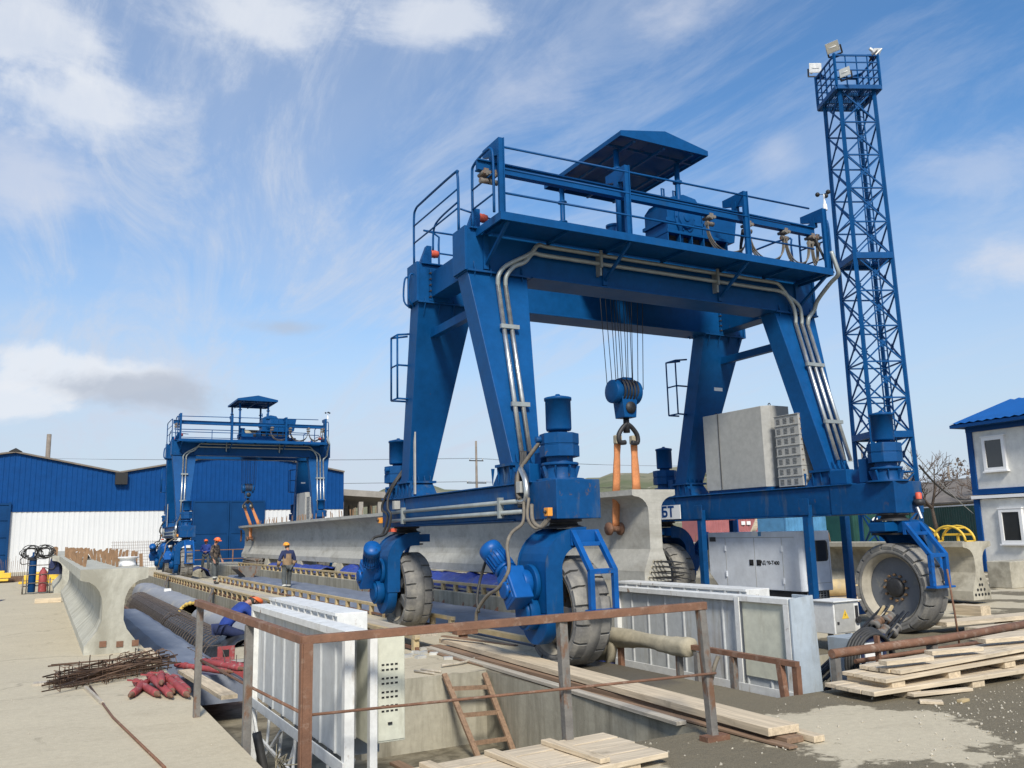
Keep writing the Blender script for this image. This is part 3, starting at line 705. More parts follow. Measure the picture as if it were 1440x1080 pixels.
# ---------------------------------------------------------------- gantry crane
XL,XR=6.4,13.3     # inner/outer web planes facing -X of the two carriages
def I(parts):      # join helper
    return parts
def crane():
    t=thing('gantry_crane','large blue rubber-tyred gantry crane with a generator hung under its carriage','gantry crane',(10.3,14.1,0))
    # carriages
    for X0 in (XL,XR):
        b=MB()
        b.box(X0,X0+.75,10.52 if X0<10 else 10.3,11.75,2.08,2.645);b.box(X0+.02,X0+.73,11.751,16.449,2.1,2.63);b.box(X0,X0+.75,16.45,17.72,2.08,2.645)
        b.box(X0-.03,X0+.78,11.2,17.2,2.632,2.66);b.box(X0-.03,X0+.78,11.76,16.44,2.075,2.098)
        c=b.build('carriage_beam','blue_dirty',t,bevel=.012)
        g=MB()
        g.box(X0+.04,X0+.7,11.35,11.75,2.662,2.93)
        g.build('seat_block','blue',c,bevel=.01)
    # wheels, arms, drives
    def corner(cx,cy,sx,sy):
        tf=lambda p:(cx+sx*p.x,cy+sy*p.y,p.z)          # local +x points to the arm side, local +y to the outside end
        w=MB(tf);r=.775;hw=.28
        prof=[(-hw+.03,.585),(-hw,.62),(-hw,.68),(-hw+.05,.715),(-hw+.09,.735),(-.1,.74),(-.089,.776),(.089,.776),(.1,.74),(hw-.09,.735),(hw-.05,.715),(hw,.68),(hw,.62),(hw-.03,.585)]
        w.lathe((0,0,r),(1,0,0),prof,48,True,True)
        nl=18
        for side in (-1,1):
            for k in range(nl):
                a0=2*PI*(k+(.5 if side>0 else 0))/nl;a1=a0+2*PI/nl*.85
                ring=[]
                for j in range(5):
                    a=a0+(a1-a0)*j/4
                    x0=side*.09;x1=side*(hw+.012);xm=side*(hw-.05)
                    P=lambda x,rr:(x,math.cos(a)*rr,r+math.sin(a)*rr)
                    ring.append([P(x0,.72),P(x0,.776),P(xm,.774),P(x1,.725),P(side*(hw+.004),.672),P(side*(hw-.02),.67)])
                w.loft(ring)
        wh=w.build('wheel','tyre',t)
        m=MB(tf)
        m.lathe((0,0,r),(1,0,0),[(-hw+.0,.6),(-hw+.03,.578),(-hw+.05,.56),(-.12,.54),(-.11,.53)],40)
        m.lathe((0,0,r),(1,0,0),[(hw-.0,.6),(hw-.03,.578),(hw-.05,.56),(.12,.54),(.11,.53)],40)
        m.build('rim_flange','rimdust',wh)
        m=MB(tf);m.lathe((0,0,r),(1,0,0),[(-.1,.56),(-.1,.2),(-.1,.001)],40,False)
        for k in range(5):
            a=2*PI*k/5;m.bar((.16,.2*math.cos(a),r+.2*math.sin(a)),(.16,.55*math.cos(a),r+.55*math.sin(a)),.14,.1,(1,0,0))
        m.build('rim_disc','rim',wh)
        m=MB(tf);m.lathe((0,0,r),(1,0,0),[(-.10,.17),(-.16,.165),(-.175,.14),(-.19,.08),(-.19,.001)],24);m.build('hub','dark',wh)
        m=MB(tf)
        for k in range(12):
            a=2*PI*k/12;m.cyl((-.09,.225*math.cos(a),r+.225*math.sin(a)),(-.15,.225*math.cos(a),r+.225*math.sin(a)),.024,.022,6)
        m.build('wheel_bolts','bolt',wh)
        # gooseneck arm: an arched box section that comes down the outer side of the wheel
        A=MB(tf);x0,x1=.37,.57
        rings=[]
        path=[(-.12,1.81),(.0,1.81)]+[(.0+.43*math.sin(q),1.38+.43*math.cos(q)) for q in (PI/16,PI/8,3*PI/16,PI/4,5*PI/16,3*PI/8,7*PI/16)]+[(.43,1.36),(.43,.775)]
        nor=[(0,1),(0,1)]+[(math.sin(q),math.cos(q)) for q in (PI/16,PI/8,3*PI/16,PI/4,5*PI/16,3*PI/8,7*PI/16)]+[(1,0),(1,0)]
        for (px,pz),(nx,nz) in zip(path,nor):
            th=.13
            rings.append([(px-nx*th*.6,-.4,pz-nz*th*.6),(px+nx*th,-.4,pz+nz*th),(px+nx*th,.4,pz+nz*th),(px-nx*th*.6,.4,pz-nz*th*.6)])
        A.loft(rings,smooth=False)
        pts=[(x0-.01,.399*math.cos(q),.776+.399*math.sin(q)*1.12) for q in [-PI*k/14 for k in range(15)]]
        A.prism(pts,(.198,0,0),True)
        A.box(-.46,-.121,-.17,.17,1.76,1.92)
        arm=A.build('wheel_arm','blue',t,bevel=.012)
        f=MB(tf)      # stiffening lip running round the near edge of the arm
        for yy in (-.415,.402):
            f=MB(tf);f.loft([[(px-nx*.12,yy,pz-nz*.12),(px+nx*.15,yy,pz+nz*.15),(px+nx*.15,yy+.02,pz+nz*.15),(px-nx*.12,yy+.02,pz-nz*.12)] for (px,pz),(nx,nz) in zip(path,nor)]);f.build('arm_flange','blue_dirty',arm)
        # slewing ring between arm and carriage
        s=MB(tf);s.lathe((0,0,1.945),(0,0,1),[(0,.3),(.02,.3),(.05,.22),(.09,.2),(.095,.27),(.13,.27)],24);s.box(-.25,.15,-.28,.28,1.70,1.73);s.build('slewing_ring','dark',arm)
        # axle cap and chain case
        d=MB(tf);d.cyl((.57,0,.775),(.72,0,.775),.24,.24,24);d.cyl((.7201,0,.775),(.76,0,.775),.2,.17,24);d.cyl((.57,.0,1.18),(.64,.0,1.18),.27,.27,24);d.build('axle_cap','blue',arm,bevel=.008)
        # bevel gearbox with its motor leaning up and toward the middle of the carriage
        g=MB(tf);c=Vector((.86,.03,1.14))
        g.cyl((.64,.0,1.18),(.78,.0,1.18),.2,.2,20)
        R=Matrix.Rotation(math.radians(35),3,'X')
        g.cbox(c,(.15,.17,.26),R);g.cbox(c+R@Vector((0,.0,-.02)),(.16,.12,.2),R)
        g.cyl(c+Vector((.13,0,-.03)),c+Vector((.2,0,-.03)),.13,.12,18)
        gb=g.build('drive_gearbox','blue_bright',arm,bevel=.02)
        k=MB(tf);dirv=Vector((.18,-.74,.66)).normalized();q=c+Vector((-.02,-.12,.12))
        k.tube([q,q+dirv*.16],[.13,.14],18);k.lathe(q+dirv*.15,dirv,[(0,.14),(0,.165),(.05,.165),(.05,.15),(.33,.15),(.33,.17),(.46,.175),(.5,.165),(.5,.001)],24)
        for j in range(20):
            a=2*PI*j/20;o=dirv.orthogonal().normalized();o.rotate(Matrix.Rotation(a,3,dirv).to_quaternion());k.bar(q+dirv*.22+o*.153,q+dirv*.46+o*.153,.012,.035,o)
        k.build('drive_motor','blue_bright',gb)
        bl=MB(tf)
        for zz in (-.12,0,.12):
            for yy in (-.1,.1): p=c+R@Vector((.15,yy,zz));bl.cyl(p,p+Vector((.025,0,0)),.016,.016,6)
        bl.build('gearbox_bolts','dark',gb)
        # tubular bumper frame at the outside end
        l=MB(tf)
        for xx in (-.27,.12):
            l.bar((xx,.42,1.9),(xx,.86,1.36),.075,.075,(1,0,0));l.bar((xx,.86,1.38),(xx,.86,.84),.075,.075,(1,0,0))
        l.bar((-.23,.57,1.72),(.08,.57,1.72),.06,.06);l.bar((-.3,.86,1.35),(.15,.86,1.35),.07,.07);l.box(-.33,.18,.76,.96,.805,.838);l.box(-.31,.16,.4,.46,1.7,1.92)
        l.build('bumper_frame','blue_bright',t,bevel=.006)
        # steering drive standing on the carriage end
        tf0=tf
        if sy>0: tf=lambda p:(cx+sx*(p.x+.16),cy+sy*(p.y+.12),p.z)
        s=MB(tf);yb=-.05
        s.lathe((0,yb,2.645),(0,0,1),[(0,.36),(.03,.36),(.03,.25),(.22,.23),(.23,.28),(.27,.28),(.27,.2),(.36,.2)],24)
        for j in range(8):
            a=2*PI*j/8;s.bar((.2*math.cos(a),yb+.2*math.sin(a),2.68),(.26*math.cos(a),yb+.26*math.sin(a),2.87),.02,.1,(0,0,1))
        hx=[(.3*math.cos(2*PI*j/8+.2),yb+.3*math.sin(2*PI*j/8+.2)) for j in range(8)]
        s.prism([(x,y,3.0) for x,y in hx],(0,0,.17));s.prism([(x*.97,yb+(y-yb)*.97,3.171) for x,y in hx],(0,0,.02));s.prism([(x*.99,yb+(y-yb)*.99,3.192) for x,y in hx],(0,0,.16))
        s.cyl((0,yb,3.352),(0,yb,3.40),.13,.12);s.cyl((.2,yb-.1,3.27),(.34,yb-.12,3.27),.05,.05,10)
        s.box(-.16,.16,yb-.48,yb-.3,2.66,3.1)
        st=s.build('steering_gearbox','blue_dirty',t,bevel=.008)
        k=MB(tf);k.lathe((0,yb,3.4),(0,0,1),[(0,.001),(0,.185),(.03,.195),(.46,.195),(.46,.21),(.5,.21),(.505,.2),(.54,.04),(.56,.03),(.56,.001)],26);k.build('motor_cover','blue',st)
    for cx,sx,cy,sy in ((XL+.37,-1,10.95,-1),(XL+.37,-1,17.25,1),(XR+.22,1,10.55,-1),(XR+.3,1,17.25,1)): corner(cx,cy,sx,sy)
    # legs: tapering boxes, wide at the top, splayed along the track
    def leg(xt,xb,yt,yb,zt=6.38,zb=2.98,dp=.42,sy=1):
        m=MB()
        top=[(xt[0],yt,zt),(xt[1],yt,zt),(xt[1],yt+sy*dp,zt),(xt[0],yt+sy*dp,zt)];bot=[(xb[0],yb,zb),(xb[1],yb,zb),(xb[1],yb+sy*dp,zb),(xb[0],yb+sy*dp,zb)]
        m.loft([bot,top]);L=m.build('leg','blue',t,bevel=.008)
        f=MB()
        # foot flange, gussets and pedestal
        f.box(xb[0]-.06,xb[1]+.06,min(yb,yb+sy*dp)-.06,max(yb,yb+sy*dp)+.06,2.935,2.979)
        y0,y1=min(yb,yb+sy*dp),max(yb,yb+sy*dp)
        f.loft([[(xb[0]-.02,y0-.22,2.662),(xb[1]+.02,y0-.22,2.662),(xb[1]+.02,y1+.22,2.662),(xb[0]-.02,y1+.22,2.662)],[(xb[0],y0,2.934),(xb[1],y0,2.934),(xb[1],y1,2.934),(xb[0],y1,2.934)]])
        for k in range(4):
            x=xb[0]+(xb[1]-xb[0])*(k+.5)/4
            for ys,yo in ((y0,-1),(y1,1)): f.prism([(x-.008,ys+yo*.002,2.98),(x-.008,ys+yo*.07,2.98),(x-.008,ys+yo*.002,3.16)],(.016,0,0))
        for k in range(5):
            y=y0-.2+(y1-y0+.4)*k/4
            f.prism([(xb[0]-.03,y,2.665),(xb[0]+.01,y,2.932),(xb[0]-.05,y,2.932)],(0,.014,0))
        f.build('foot_flange','blue_dirty',L)
        h=MB();zt2=zt
        h.box(xt[0]-.02,xt[1]+.05,min(yt,yt+sy*dp)-.07,max(yt,yt+sy*dp)+.07,zt+.001,zt+.035)
        for k in range(4):
            x=xt[0]+.12+(xt[1]-xt[0]-.24)*k/3;yf=yt if sy>0 else yt-dp
            h.prism([(x-.008,yf-.001,zt),(x-.008,yf-.06,zt),(x-.008,yf+.03,zt-.22)],(.016,0,0));h.prism([(x-.008,yf-.001,zt+.036),(x-.008,yf-.06,zt+.036),(x-.008,yf-.001,zt+.2)],(.016,0,0))
        h.build('head_flange','blue_dirty',L);return L
    leg((6.2,7.38),(6.4,6.92),12.9,11.82)
    leg((13.42,14.6),(13.5,14.02),12.9,11.86)
    leg((6.2,7.38),(6.4,6.92),15.55,16.62,sy=-1)
    leg((13.42,14.6),(13.5,14.02),15.55,16.62,sy=-1)
    # two box girders with flanges and end plates
    for y0 in (12.9,15.1):
        g=MB();g.box(6.2,14.6,y0,y0+.45,6.416,7.16)
        G=g.build('main_girder','blue',t,bevel=.008)
        f=MB();f.box(7.45,13.35,y0-.1,y0+.55,6.385,6.414);f.box(6.25,14.55,y0-.06,y0+.51,7.162,7.19);f.box(6.14,6.199,y0-.03,y0+.48,6.40,7.2);f.box(14.601,14.66,y0-.03,y0+.48,6.4,7.2)
        f.bar((6.6,y0+.225,7.215),(14.3,y0+.225,7.215),.06,.05)
        f.build('girder_flange','blue',G,bevel=.005)
    for x0 in (6.45,13.9):
        e=MB();e.box(x0,x0+.4,13.352,15.098,6.5,7.0);e.box(x0-.04,x0+.44,13.36,13.4,6.42,7.08);e.box(x0-.04,x0+.44,15.05,15.09,6.42,7.08)
        E=e.build('end_tie','blue',t,bevel=.006)
        k=MB()
        for y in (13.38,15.07):
            for z in (6.5,6.62,6.74,6.86,6.98): k.cyl((x0-.03,y-.05,z),(x0-.03,y+.05,z),.018,.018,6)
        k.build('tie_bolts','dark',E)
    for x in (6.6,14.1):
        MB().bar((x,12.95,5.83),(x,15.5,5.83),.14,.16).build('leg_brace','blue',t,bevel=.005)
    # walkway along the front girder
    w=MB();w.box(6.38,14.2,11.98,12.84,7.12,7.135);w.box(6.37,14.21,11.95,11.979,7.03,7.17);w.box(6.37,6.4,11.98,13.0,7.03,7.17);w.box(14.19,14.22,11.98,13.0,7.03,7.17)
    for x in (6.55,7.8,9.06,10.4,11.9,13.1,14.1): w.box(x-.03,x+.03,11.98,12.84,7.06,7.118)
    for x in (6.55,9.06,11.9,14.1): w.bar((x,12.02,7.05),(x,12.87,6.55),.05,.05,(1,0,0));w.box(x-.05,x+.05,12.86,12.898,6.45,7.1)
    W=w.build('walkway','blue',t)
    for x in (6.46,9.06,11.95,14.16):
        p=MB();p.box(x-.08,x+.0,11.99,12.05,7.17,8.5);p.box(x+.001,x+.02,11.97,12.07,7.17,8.5);p.prism([(x-.08,12.05,8.5),(x-.08,12.05,8.2),(x-.08,12.6,8.36),(x-.08,12.6,8.5)],(.08,0,0));p.build('rail_post','blue',t)
    b=MB();b.bar((6.1,12.28,8.06),(14.1,12.28,8.06),.05,.14);b.bar((6.1,12.28,8.145),(14.1,12.28,8.145),.13,.025);b.bar((6.1,12.28,7.975),(14.1,12.28,7.975),.13,.025)
    for x in (6.42,9.02,11.91,14.12): b.box(x-.05,x+.05,12.22,12.34,8.16,8.36)
    b.build('cable_rail','blue',t)
    h=MB()
    h.tube([(6.47,12.0,8.34),(13.7,12.0,8.43)],.02,6);h.tube([(6.47,12.0,7.95),(13.1,12.0,7.98)],.02,6);h.tube([(6.5,12.0,7.52),(13.75,12.0,7.55)],.02,6)
    h.build('handrail','blue',t)
    def loop(pts): return arcpts(pts,4)
    h=MB()   # looped end rails on the left end and the gate rails at both ends of the walkway
    x=6.16
    h.tube(loop([(x,13.15,7.2),(x,13.15,8.0),(x,13.18,8.26),(x,13.3,8.33),(x,14.8,8.33),(x,15.15,8.3),(x,15.25,8.1),(x,15.25,7.2)]),.024,6)
    for z in (7.62,7.98): h.tube([(x,13.15,z),(x,15.25,z)],.018,6)
    h.tube(loop([(x+.02,13.2,7.75),(x+.02,14.0,7.72),(x+.02,14.3,7.6),(x+.02,14.35,7.2)]),.02,6)
    h.tube([(6.2,13.15,7.6),(7.0,13.3,7.55)],.018,6)
    h.build('end_rail','blue',t)
    for x in (6.3,14.3):
        h=MB();h.tube(loop([(x,12.05,7.17),(x,12.05,8.1),(x,12.12,8.32),(x,12.3,8.36),(x,12.78,8.3),(x,12.86,8.1),(x,12.86,7.17)]),.024,6)
        for z in (7.5,7.86): h.tube([(x,12.05,z),(x,12.86,z)],.018,6)
        h.build('gate_rail','blue',t)
    h=MB();x=14.4
    h.tube(loop([(x,13.2,7.2),(x,13.2,8.05),(x,13.35,8.3),(x,15.0,8.3),(x,15.25,8.1),(x,15.25,7.2)]),.024,6);h.tube([(x,13.2,7.75),(x,15.25,7.75)],.018,6)
    h.build('end_rail','blue',t)
    h=MB()   # inner rail behind the walkway on the far girder
    h.tube(loop([(6.9,15.7,7.2),(6.9,15.7,8.0),(7.05,15.7,8.1),(13.7,15.7,8.1),(13.85,15.7,8.0),(13.85,15.7,7.2)]),.022,6);h.tube([(6.9,15.7,7.65),(13.85,15.7,7.65)],.018,6)
    for xx in (8.6,10.4,12.2): h.tube([(xx,15.7,7.2),(xx,15.7,8.1)],.02,6)
    h.build('back_rail','blue',t)
    # buffers
    for x,s in ((6.42,1),(14.3,-1)):
        for y in (13.12,15.32):
            q=MB();q.prism([(x-.14*s,y-.06,7.19),(x+.12*s,y-.06,7.19),(x+.12*s,y-.06,7.62),(x+.02*s,y-.06,7.62)],(0,.12,0));B=q.build('buffer_stop','blue',t)
            MB().lathe((x+.121*s,y,7.48),(s,0,0),[(0,.075),(.03,.085),(.06,.075),(.09,.085),(.12,.075),(.16,.07),(.16,.001)],14).build('buffer','red',B)
    # conduits
    def conduit(pts,r=.03,mat='steel',par=None): return MB().tube(pts,r,10).build('conduit',mat,par or t)
    zf=lambda z:12.9-(6.38-z)/(6.38-2.98)*1.08-.06
    for xt,xb,xg,zg in ((6.72,6.57,7.58,7.0),(6.87,6.72,7.47,6.83)):
        conduit([(xt,zf(6.15),6.15),(xb,zf(3.15),3.15)],.04)
        xr=13.4 if zg>6.9 else 13.53
        xe,xf=(13.87,13.68) if zg>6.9 else (14.05,13.86)
        conduit(arcpts([(xt,zf(6.16),6.15),(xt,zf(6.3)-.08,6.32),(xt+.16,12.74,6.52),(xg-.22,12.74,zg-.2),(xg-.04,12.76,zg-.01),(xg+.16,12.79,zg),(xg+.5,12.79,zg),(xg+1.6,12.79,zg),(xr-1.6,12.79,zg),(xr-.5,12.79,zg),(xr-.1,12.79,zg),(xr+.1,12.77,zg-.06),(xe-.08,12.74,6.56),(xe,zf(6.3)-.06,6.3),(xe,zf(6.15),6.15)],5),.04,'steel_dull')
        conduit([(xe,zf(6.15),6.15),(xf,zf(3.15),3.15)],.04)
    conduit([(14.23,zf(6.15),6.15),(14.04,zf(3.15),3.15)],.04)
    conduit(arcpts([(14.23,zf(6.15),6.15),(14.23,zf(6.2)-.05,6.28),(14.34,12.76,6.39),(14.42,12.72,6.5),(14.41,12.6,6.68),(14.36,12.2,6.93),(14.34,11.95,7.06),(14.28,11.92,7.22),(14.21,11.96,7.55)],5),.045,'steel_dull')
    c=MB()
    for x0,x1,z in ((6.6,6.95,5.35),(6.53,6.86,3.95),(13.72,14.22,5.2),(13.65,14.16,3.95)):
        y=zf(z);c.box(x0,x1,y-.065,y-.01,z-.035,z+.035)
    for x in (8.9,11.75): c.box(x-.025,x+.025,12.72,12.76,6.75,7.08);c.box(x-.02,x+.02,12.76,12.899,6.6,7.0)
    c.build('pipe_clamp','steel_dull',t)
    # conduits, switch boxes and loose cables on the left carriage
    conduit([(6.335,17.0,2.37),(6.335,11.45,2.37)],.036,'steel_dull');conduit([(6.335,17.05,2.2),(6.335,11.3,2.21)],.036,'steel_dull')
    conduit(arcpts([(6.335,11.5,2.37),(6.33,11.3,2.37),(6.31,11.22,2.5),(6.33,11.3,2.7),(6.4,11.55,2.86)],5),.045,'steel')
    c=MB()
    for y in (16.3,12.1): c.box(6.28,6.365,y-.03,y+.03,2.13,2.45)
    c.build('pipe_clamp','steel_dull',t)
    for y,z,x in ((10.6,2.17,6.35),(17.74,2.22,6.4),):
        s=MB().box(x-.08,x-.002,y-.05,y+.07,z-.05,z+.07).build('limit_switch','orange',t,bevel=.008)
        MB().cyl((x-.081,y+.01,z+.01),(x-.12,y+.01,z+.01),.025,.02,10).build('switch_roller','dark',s)
    for y,z in ((16.75,2.5),(11.45,2.56)): MB().box(6.27,6.395,y-.1,y+.03,z-.07,z+.1).build('junction_box','cabinet',t,bevel=.006)
    def cable(pts,r=.024,mat='rubber',par=t): return MB().tube(arcpts(pts,5),r,8).build('cable',mat,par)
    for k in range(4): cable([(6.54+.03*k,zf(3.15)-.02,3.16),(6.5+.025*k,11.72,2.98),(6.38+.012*k,11.66-.02*k,2.78),(6.34,11.6-.025*k,2.5),(6.33,11.5-.03*k,2.28)],.022)
    cable([(6.77,11.12,3.42),(6.66,11.3,3.3),(6.5,11.5,3.02),(6.38,11.58,2.8),(6.31,11.5,2.5),(6.3,11.42,2.4)],.032,'cable_tan')
    cable([(6.3,11.3,2.35),(6.22,11.2,2.05),(6.0,11.15,1.9),(5.84,11.0,1.72),(5.78,10.85,1.4),(5.7,11.0,1.15),(5.66,11.3,1.02),(5.62,11.55,.8),(5.63,11.62,.62)],.026,'cable_tan')
    cable([(6.32,11.1,2.3),(6.25,10.95,2.06),(6.28,10.75,1.97),(6.33,10.62,2.1)],.03,'cable_tan');cable([(6.33,11.2,2.4),(6.22,11.05,2.1),(6.25,10.85,1.95),(6.32,10.68,2.08)],.024,'cable_tan')
    cable([(5.8,11.62,1.48),(5.74,11.7,1.2),(5.64,11.6,.95),(5.62,11.5,.78)],.022)
    for k in range(2): cable([(6.7+.1*k,17.0,3.4),(6.4,16.9-.1*k,3.05),(6.24,17.1-.2*k,2.7),(6.2,17.2-.35*k,2.45),(6.25,17.0-.2*k,2.3),(6.2,17.15-.2*k,1.95),(6.0,17.2,1.85),(5.8,17.1,1.5)],.026)
    MB().box(6.3,6.42,16.92,17.12,1.98,2.05).build('warning_lamp','red',t)
    MB().box(6.41,6.44,15.9,15.96,2.7,4.2).build('cable_duct','cabinet',t)
    # festoon trolleys and hanging cable loops
    xs=[11.2,12.2,13.22,14.0]
    for x in [6.25,6.4]+xs+[14.14]:
        tr=MB()
        tr.box(x-.045,x+.045,12.2,12.36,7.88,8.0)
        for dx in (-.05,.05): tr.cyl((x+dx,12.17,7.92),(x+dx,12.39,7.92),.035,.035,8)
        tr.cyl((x-.09,12.28,7.8),(x+.09,12.28,7.8),.05,.05,8);tr.build('festoon_trolley','rust_grey',t)
    for (a,b,z) in ((11.1,12.2,7.28),(12.2,13.22,7.26),(13.22,13.95,7.3),(13.98,14.2,7.4)):
        for k in range(3): MB().tube([(a+.03+(b-a-.06)*(.5-.5*math.cos(PI*i/18)),12.25+.025*k,7.84-(7.84-z+.035*k)*math.sin(PI*i/18)**.75) for i in range(19)],.016,6).build('cable','cable_tan',t)
    for k in range(3): cable([(14.05,12.2+.03*k,7.9),(14.12,12.15,7.6),(14.2,12.1,7.35),(14.27,12.0+.02*k,7.1)],.026,'rubber')
    # anemometer
    a=MB();a.lathe((14.25,12.05,8.5),(0,0,1),[(0,.05),(.12,.045),(.16,.025),(.3,.018),(.36,.018)],10);A=a.build('anemometer','pvc',t)
    c=MB()
    for k in range(3):
        g=2*PI*k/3+.4;q=Vector((14.25+.13*math.cos(g),12.05+.13*math.sin(g),8.86));c.tube([(14.25,12.05,8.86),q],.008,5);c.sphere(q,.05,10,6)
    c.build('anemometer_cups','black',A)
    # ladders and cages on the far legs
    for x0 in (6.4,13.5):
        l=MB()
        for yy in (15.95,16.3): l.tube([(x0-.33,yy,4.6),(x0-.33,yy,5.9)],.02,6)
        l.tube([(x0-.33,15.95,5.9),(x0-.05,15.85,5.92)],.02,6);l.tube([(x0-.33,16.3,5.9),(x0-.05,16.1,5.92)],.02,6);l.tube([(x0-.33,15.95,5.28),(x0-.02,15.95,5.28)],.02,6)
        for z in (4.6,5.28,5.9): l.tube([(x0-.33,15.95,z),(x0-.33,16.3,z)],.018,6)
        l.tube([(x0-.33,15.95,4.6),(x0-.02,16.0,4.6)],.02,6);l.tube([(x0-.33,16.3,4.6),(x0-.02,16.3,4.6)],.02,6)
        l.tube(arcpts([(x0-.2,15.3,7.0),(x0-.32,15.3,6.95),(x0-.34,15.3,6.5),(x0-.2,15.35,6.35)],4),.02,6);l.tube(arcpts([(x0-.2,15.55,7.0),(x0-.32,15.55,6.95),(x0-.34,15.55,6.5),(x0-.2,15.5,6.35)],4),.02,6)
        l.build('ladder_cage','blue',t)
    MB().box(13.6,13.85,15.12,15.125,5.05,5.13).build('data_plate','paper',t)
    # hoist trolley with canopy
    tr=MB()
    tr.box(9.7,12.7,12.98,13.28,7.26,7.48);tr.box(9.7,12.7,15.18,15.48,7.26,7.48);tr.box(9.8,10.05,13.281,15.179,7.3,7.48);tr.box(12.3,12.6,13.281,15.179,7.3,7.48)
    for x in (10.2,10.6,11.0,11.4,11.8,12.2): tr.box(x-.03,x+.03,13.281,15.179,7.3,7.5)
    for x in (9.95,12.4):
        for y in (13.12,15.32): tr.cyl((x,y-.08,7.32),(x,y+.08,7.32),.13,.13,16)
    T=tr.build('hoist_trolley','blue',t,bevel=.008)
    MB().box(10.85,12.15,13.12,14.1,7.545,7.795).build('gap_shade_block','dark',T)  # added dark block: its colour stands in for shade between the base ribs
    g=MB()
    g.box(10.72,12.35,12.98,14.2,7.5,7.54);g.box(10.72,12.35,12.98,14.2,7.8,7.865)
    for x in (10.74,11.05,11.36,11.67,11.98,12.3): g.box(x-.012,x+.012,12.99,14.19,7.541,7.799)
    g.build('gearbox_base','blue',T,bevel=.006)
    sz=lambda p:(p[0],p[1],7.5+(p[2]-7.5)*1.24)
    g=MB(sz);pr=[(10.85,7.76),(10.85,8.28),(10.98,8.42),(11.3,8.5),(11.62,8.46),(11.75,8.32),(11.75,7.76)]
    g.prism([(x,13.12,z) for x,z in pr],(0,.75,0));g.box(10.8,11.8,13.1,13.9,7.98,8.04)
    g.lathe((11.28,13.12,8.08),(0,-1,0),[(0,.26),(.04,.26),(.04,.2),(.09,.19),(.09,.08),(.11,.08),(.11,.001)],22)
    for k in range(10): a=2*PI*k/10;g.cyl((11.28+.23*math.cos(a),13.09,8.08+.23*math.sin(a)),(11.28+.23*math.cos(a),13.06,8.08+.23*math.sin(a)),.018,.018,6)
    for x in (10.8,11.1): g.tube([(x,13.2,8.4),(x,13.2,8.56),(x+.06,13.2,8.56),(x+.06,13.2,8.4)],.02,6)
    g.build('hoist_gearbox','blue',T,bevel=.02)
    g=MB(sz);g.prism([(11.76,13.1,7.76),(11.76,13.1,8.36),(12.75,13.1,8.36),(12.62,13.1,7.8),(12.4,13.1,7.76)],(0,1.0,0));g.build('drum_guard','blue',T,bevel=.015)
    MB().cyl((9.9,14.6,7.75),(12.4,14.6,7.75),.3,.3,24).build('rope_drum','dark',T)
    g=MB();g.lathe((9.85,13.6,7.72),(0,0,1),[(0,.17),(.1,.17),(.1,.14),(.22,.14),(.24,.17),(.28,.17)],16);g.box(9.7,10.4,13.3,14.2,7.49,7.7);g.build('brake_unit','blue',T,bevel=.01)
    g=MB();g.sphere((10.2,14.1,7.72),.32,12,8,(1,.8,.75));g.build('canvas_wrap','canvas',T)
    for k in range(3): cable([(12.15,12.3+.03*k,7.85),(12.3,12.6,7.6),(12.45,12.8,7.35),(12.3,13.0,7.32)],.03,'rubber',T)
    zc=9.5
    c=MB();c.add([(9.4,12.6,zc),(10.48,12.6,zc+.2),(11.55,12.6,zc),(9.4,15.5,zc),(10.48,15.5,zc+.2),(11.55,15.5,zc),(9.4,12.6,zc+.02),(10.48,12.6,zc+.22),(11.55,12.6,zc+.02),(9.4,15.5,zc+.02),(10.48,15.5,zc+.22),(11.55,15.5,zc+.02)],[(0,3,4,1),(1,4,5,2),(6,7,10,9),(7,8,11,10),(0,1,7,6),(1,2,8,7),(3,9,10,4),(4,10,11,5),(0,6,9,3),(2,5,11,8)])
    K=c.build('canopy','blue',T,recalc=True)
    f=MB();
    for y in (12.59,15.5): f.prism([(9.38,y,zc-.075),(11.57,y,zc-.075),(11.57,y,zc+.03),(10.48,y,zc+.235),(9.38,y,zc+.03)] if y<13 else [(9.38,y,zc-.075),(11.57,y,zc-.075),(11.57,y,zc+.03),(10.48,y,zc+.235),(9.38,y,zc+.03)],(0,.012,0))
    f.box(9.378,9.39,12.603,15.499,zc-.075,zc+.02);f.box(11.56,11.572,12.603,15.499,zc-.075,zc+.02)
    f.build('canopy_fascia','blue',T)
    f=MB()
    for y in (13.1,14.05,15.0): f.bar((9.42,y,zc-.045),(11.53,y,zc-.045),.05,.05)
    for x in (9.75,10.48,11.2): f.bar((x,12.65,zc-.1),(x,15.45,zc-.1),.05,.05)
    f.build('canopy_frame','blue_dirty',T)
    for x,y in ((9.62,13.1),(9.55,15.05),(11.15,13.1),(11.15,15.05)):
        q=MB();q.tube([(x,y,7.48),(x,y,zc-.12)],.055,8);q.cyl((x,y,8.5),(x,y,8.54),.1,.1,10);q.cyl((x,y,8.95),(x,y,8.99),.1,.1,10);q.build('canopy_post','blue',T)
    # ropes, block and hook
    hk=(10.42,14.25)
    r=MB()
    for k in range(6):
        for yy in (-.16,.16):
            x=hk[0]-.33+.13*k+rnd.uniform(-.015,.015);r.tube([(x+(.12 if k>3 else -.1 if k<2 else 0),hk[1]+yy*1.2,7.55),(x,hk[1]+yy,4.75)],.008,5)
    r.build('hoist_rope','dark',t)
    b=MB();x,y=hk
    b.cyl((x-.33,y-.0,4.72),(x+.27,y,4.72),.2,.2,24)
    b.lathe((x-.38,y,4.7),(1,0,0),[(0,.001),(0,.1),(.02,.24),(.14,.25),(.16,.2),(.5,.2),(.52,.25),(.64,.25),(.66,.1),(.66,.001)],24)
